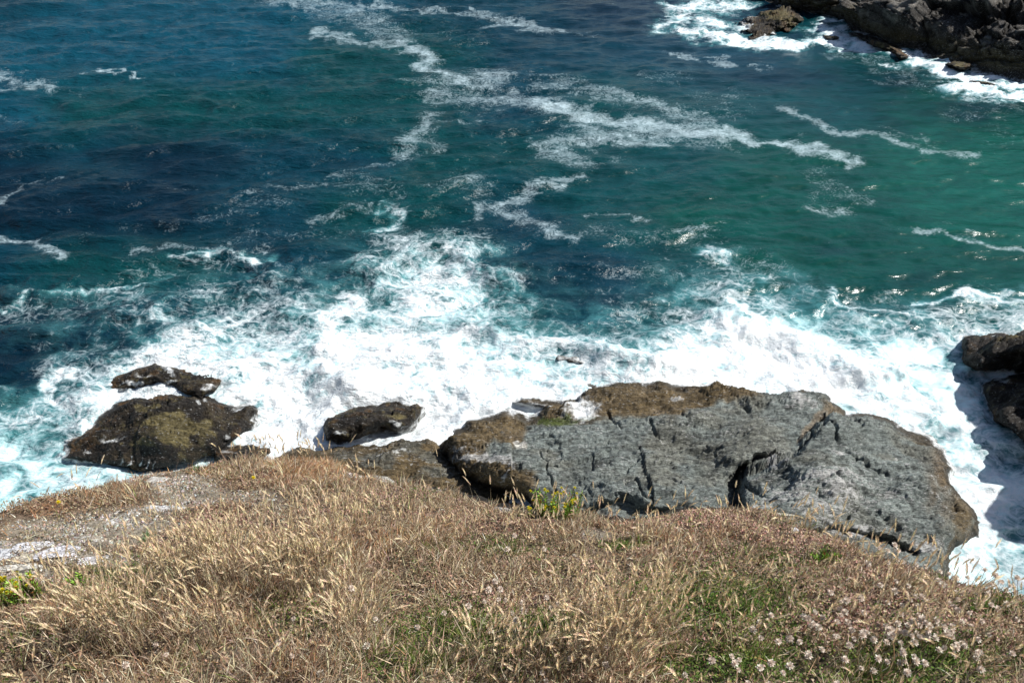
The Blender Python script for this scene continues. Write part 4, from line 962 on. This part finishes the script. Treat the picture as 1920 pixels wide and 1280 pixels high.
def rosette(u, v, R_, label, seed):
    r = np.random.default_rng(seed); x, y, z = on_ground(u, v); root = empty("leaf_rosette", (x, y, z)); tag(root, label, "plant")
    for ring, (n_, el, s) in enumerate(((12, .35, 1.0), (9, .8, .75))):
        pp = []
        for k in range(n_):
            a = 6.283*k/n_+r.normal(0, .12)+ring; d = (math.cos(a)*math.cos(el), math.sin(a)*math.cos(el), math.sin(el))
            pp.append(leaf((0, 0, .012), d, (0, 0, 1), R_*s*r.uniform(.8, 1.1), R_*.17, np.array([.11, .16, .06])*(1+r.normal(0, .15))))
        V, F, C = merge(pp); mesh_np("leaves", V, F, [herbmat], {"col": np.clip(C, 0, 1)}, smooth=False, parent=root)
rosette(281, 1016, .055, "spiky grey green rosette on reddish ground at the left", 71)
rosette(371, 886, .05, "small green rosette by maroon leaves near the left lip", 72)
def yellow(u, v, label, seed):
    r = np.random.default_rng(seed); x, y, z = on_ground(u, v); root = empty("yellow_flower", (x, y, z)); tag(root, label, "flower")
    V, F, C = tube([(0, 0, -.01), (.004, 0, .04), (.002, .002, .075)], .0014, 4, (.2, .2, .06)); mesh_np("stem", V, F, [grassmat], {"col": C}, parent=root)
    fp = []
    for q in range(22):
        a = q*2.4; el = 1.3*q/22; d = (math.cos(a)*math.cos(el), math.sin(a)*math.cos(el), math.sin(el)); fp.append(leaf((.002, .002, .075), d, (.1, .2, 1), .014, .007, (.82, .66, .02)))
    V, F, C = merge(fp); mesh_np("flower_head", V, F, [petalmat], {"col": C}, smooth=False, parent=root)
yellow(114, 952, "tiny yellow daisy-like flower in rusty grass near the left edge", 73)
yellow(481, 918, "tiny yellow flower alone on the tan turf above the straw stalks", 74)

# ---- stones bedded in the turf
def stone_mat():
    t = NT("pale lichened stone"); P = t.pos(); c = t.attr("col").outputs["Color"]
    a = t.noise(P, 45, 5, .7); cr = t.voro(t.mapping(P, (0, 0, .3), (1, 1.8, 1)), 38)
    col = t.vmath('SCALE', c, t.ramp(a, .3, .7, .7, 1.25)); col = t.mix(t.ramp(cr, 0, .08, .55, 0), col, (.12, .11, .09, 1))
    t.set(t.b.inputs["Base Color"], col); t.b.inputs["Roughness"].default_value = .9
    t.set(t.b.inputs["Normal"], t.bump(t.math('ADD', a, t.ramp(cr, 0, .1)), .7, .012)); return t.m
stm = stone_mat()
def stone(u, v, wpx, dpx, hgt, col, label, seed, yaw=0.0):
    x, y, z = on_ground(u, v); dist = math.sqrt(x*x+y*y+(H-z)**2); sx = wpx*dist/FPX*.5; sy = dpx*dist/FPX*.5/.75
    nr, nc = 40, 72
    ph = np.linspace(0, math.pi, nr)[:, None]; th = np.linspace(0, 2*math.pi, nc, endpoint=False)[None]
    X = np.sin(ph)*np.cos(th); Y = np.sin(ph)*np.sin(th); Z = np.cos(ph)+0*th
    sh = 1+.30*fbm(X*1.3+seed, Y*1.3, Z*1.3, oct=4, seed=seed); e = .62
    X, Y, Z = (np.sign(q)*np.abs(q)**e*sh for q in (X, Y, Z))
    st = np.round(Z*3+fbm(X*2, Y*2, oct=2, seed=seed+1))/3; Z = Z*.45+st*.55
    X = X*sx; Y = Y*sy; Z = Z*hgt
    c, s = math.cos(yaw), math.sin(yaw); X, Y = X*c-Y*s, X*s+Y*c
    Z = Z-SL*Y*.95+.002*fbm(X*60, Y*60, oct=3, seed=seed)
    V_ = np.stack([X, Y, Z], -1).reshape(-1, 3); i = np.arange(nr*nc).reshape(nr, nc)
    F = np.stack([i[:-1], i[1:], np.roll(i, -1, 1)[1:], np.roll(i, -1, 1)[:-1]], -1).reshape(-1, 4)
    n = fbm(V_[:, 0]*20, V_[:, 1]*26, V_[:, 2]*20, oct=4, seed=seed+4)
    C = np.array(col)*(1+.18*n)[:, None]; C = lerp(C, np.array([.33, .28, .2]), .5*sstep(.2, .7, -n))
    o = mesh_np("pale_stone", V_, F, [stm], {"col": np.clip(C, 0, .85)}); o.location = (x, y, z-.004); tag(o, label, "stone")
stone(8, 1036, 70, 34, .022, (.58, .59, .61), "flat bluish white stone cut by the left edge", 901, .1)
stone(62, 1026, 60, 24, .018, (.66, .65, .66), "white flaky stone with cracked top at the left", 902, .2)
stone(112, 1040, 56, 26, .020, (.64, .63, .66), "white plated stone in the middle of the left stones", 903, .3)
stone(172, 1049, 42, 22, .022, (.70, .67, .68), "pinkish white stone farthest right of the left stones", 904, .35)
stone(46, 1050, 34, 22, .020, (.50, .45, .36), "buff coloured stone behind the undercut slab", 905, .1)
stone(24, 1068, 66, 12, .026, (.55, .53, .48), "thin buff slab with a dark undercut, above the yellow budded plants", 906, .28)
stone(294, 903, 30, 26, .020, (.62, .60, .56), "pale stone in the bare gap near the left lip", 907)
stone(290, 958, 80, 14, .018, (.55, .55, .55), "long low grey white stone below the bare gap", 908, .15)
stone(1490, 990, 14, 12, .014, (.72, .72, .74), "small bright white stone at the lip on the right", 909)
stone(1440, 950, 100, 14, .03, (.47, .45, .37), "lichened buff stone along the lip beside the dark notch", 910, -.15)
stone(1092, 970, 22, 9, .014, (.7, .7, .7), "little white stone right of the yellow flowered plant", 911)
stone(700, 884, 60, 9, .022, (.55, .54, .51), "pale stone rim on the lip above the brown shelf", 912, -.1)

def pebbles():
    r = np.random.default_rng(91); n = 8000
    x, y, z, Z = visible_pts(n, lambda x, y, s, g, p, ru, d: sstep(.35, .8, s), 92)
    sz = .003+.012*r.random(n)**3
    base = np.array([[1, 0, 0], [0, 1, 0], [-1, 0, 0], [0, -1, 0], [0, 0, 1.]])
    a = r.uniform(0, 6.28, n); c, s = np.cos(a), np.sin(a)
    j = 1+r.normal(0, .2, (n, 5, 3)); B = base[None]*j
    X = B[..., 0]*c[:, None]-B[..., 1]*s[:, None]*.7; Y = B[..., 0]*s[:, None]+B[..., 1]*c[:, None]*.7
    V_ = np.stack([X, Y, B[..., 2]*.6], -1)*sz[:, None, None]+np.stack([x, y, z+.001], 1)[:, None]
    V_ = V_.reshape(-1, 3); F = (np.arange(n)[:, None, None]*5+np.array([[0, 1, 4], [1, 2, 4], [2, 3, 4], [3, 0, 4]])[None]).reshape(-1, 3)
    col = np.where((r.random(n) < .35)[:, None], vary([.55, .53, .49], n, r, .15), vary([.33, .28, .22], n, r))
    o = mesh_np("gravel", V_, F, [stm], {"col": np.repeat(np.clip(col, 0, .8), 5, 0)}, smooth=False); tag(o, "pale stone chips scattered over the bare ground", "gravel", kind='stuff')
pebbles()
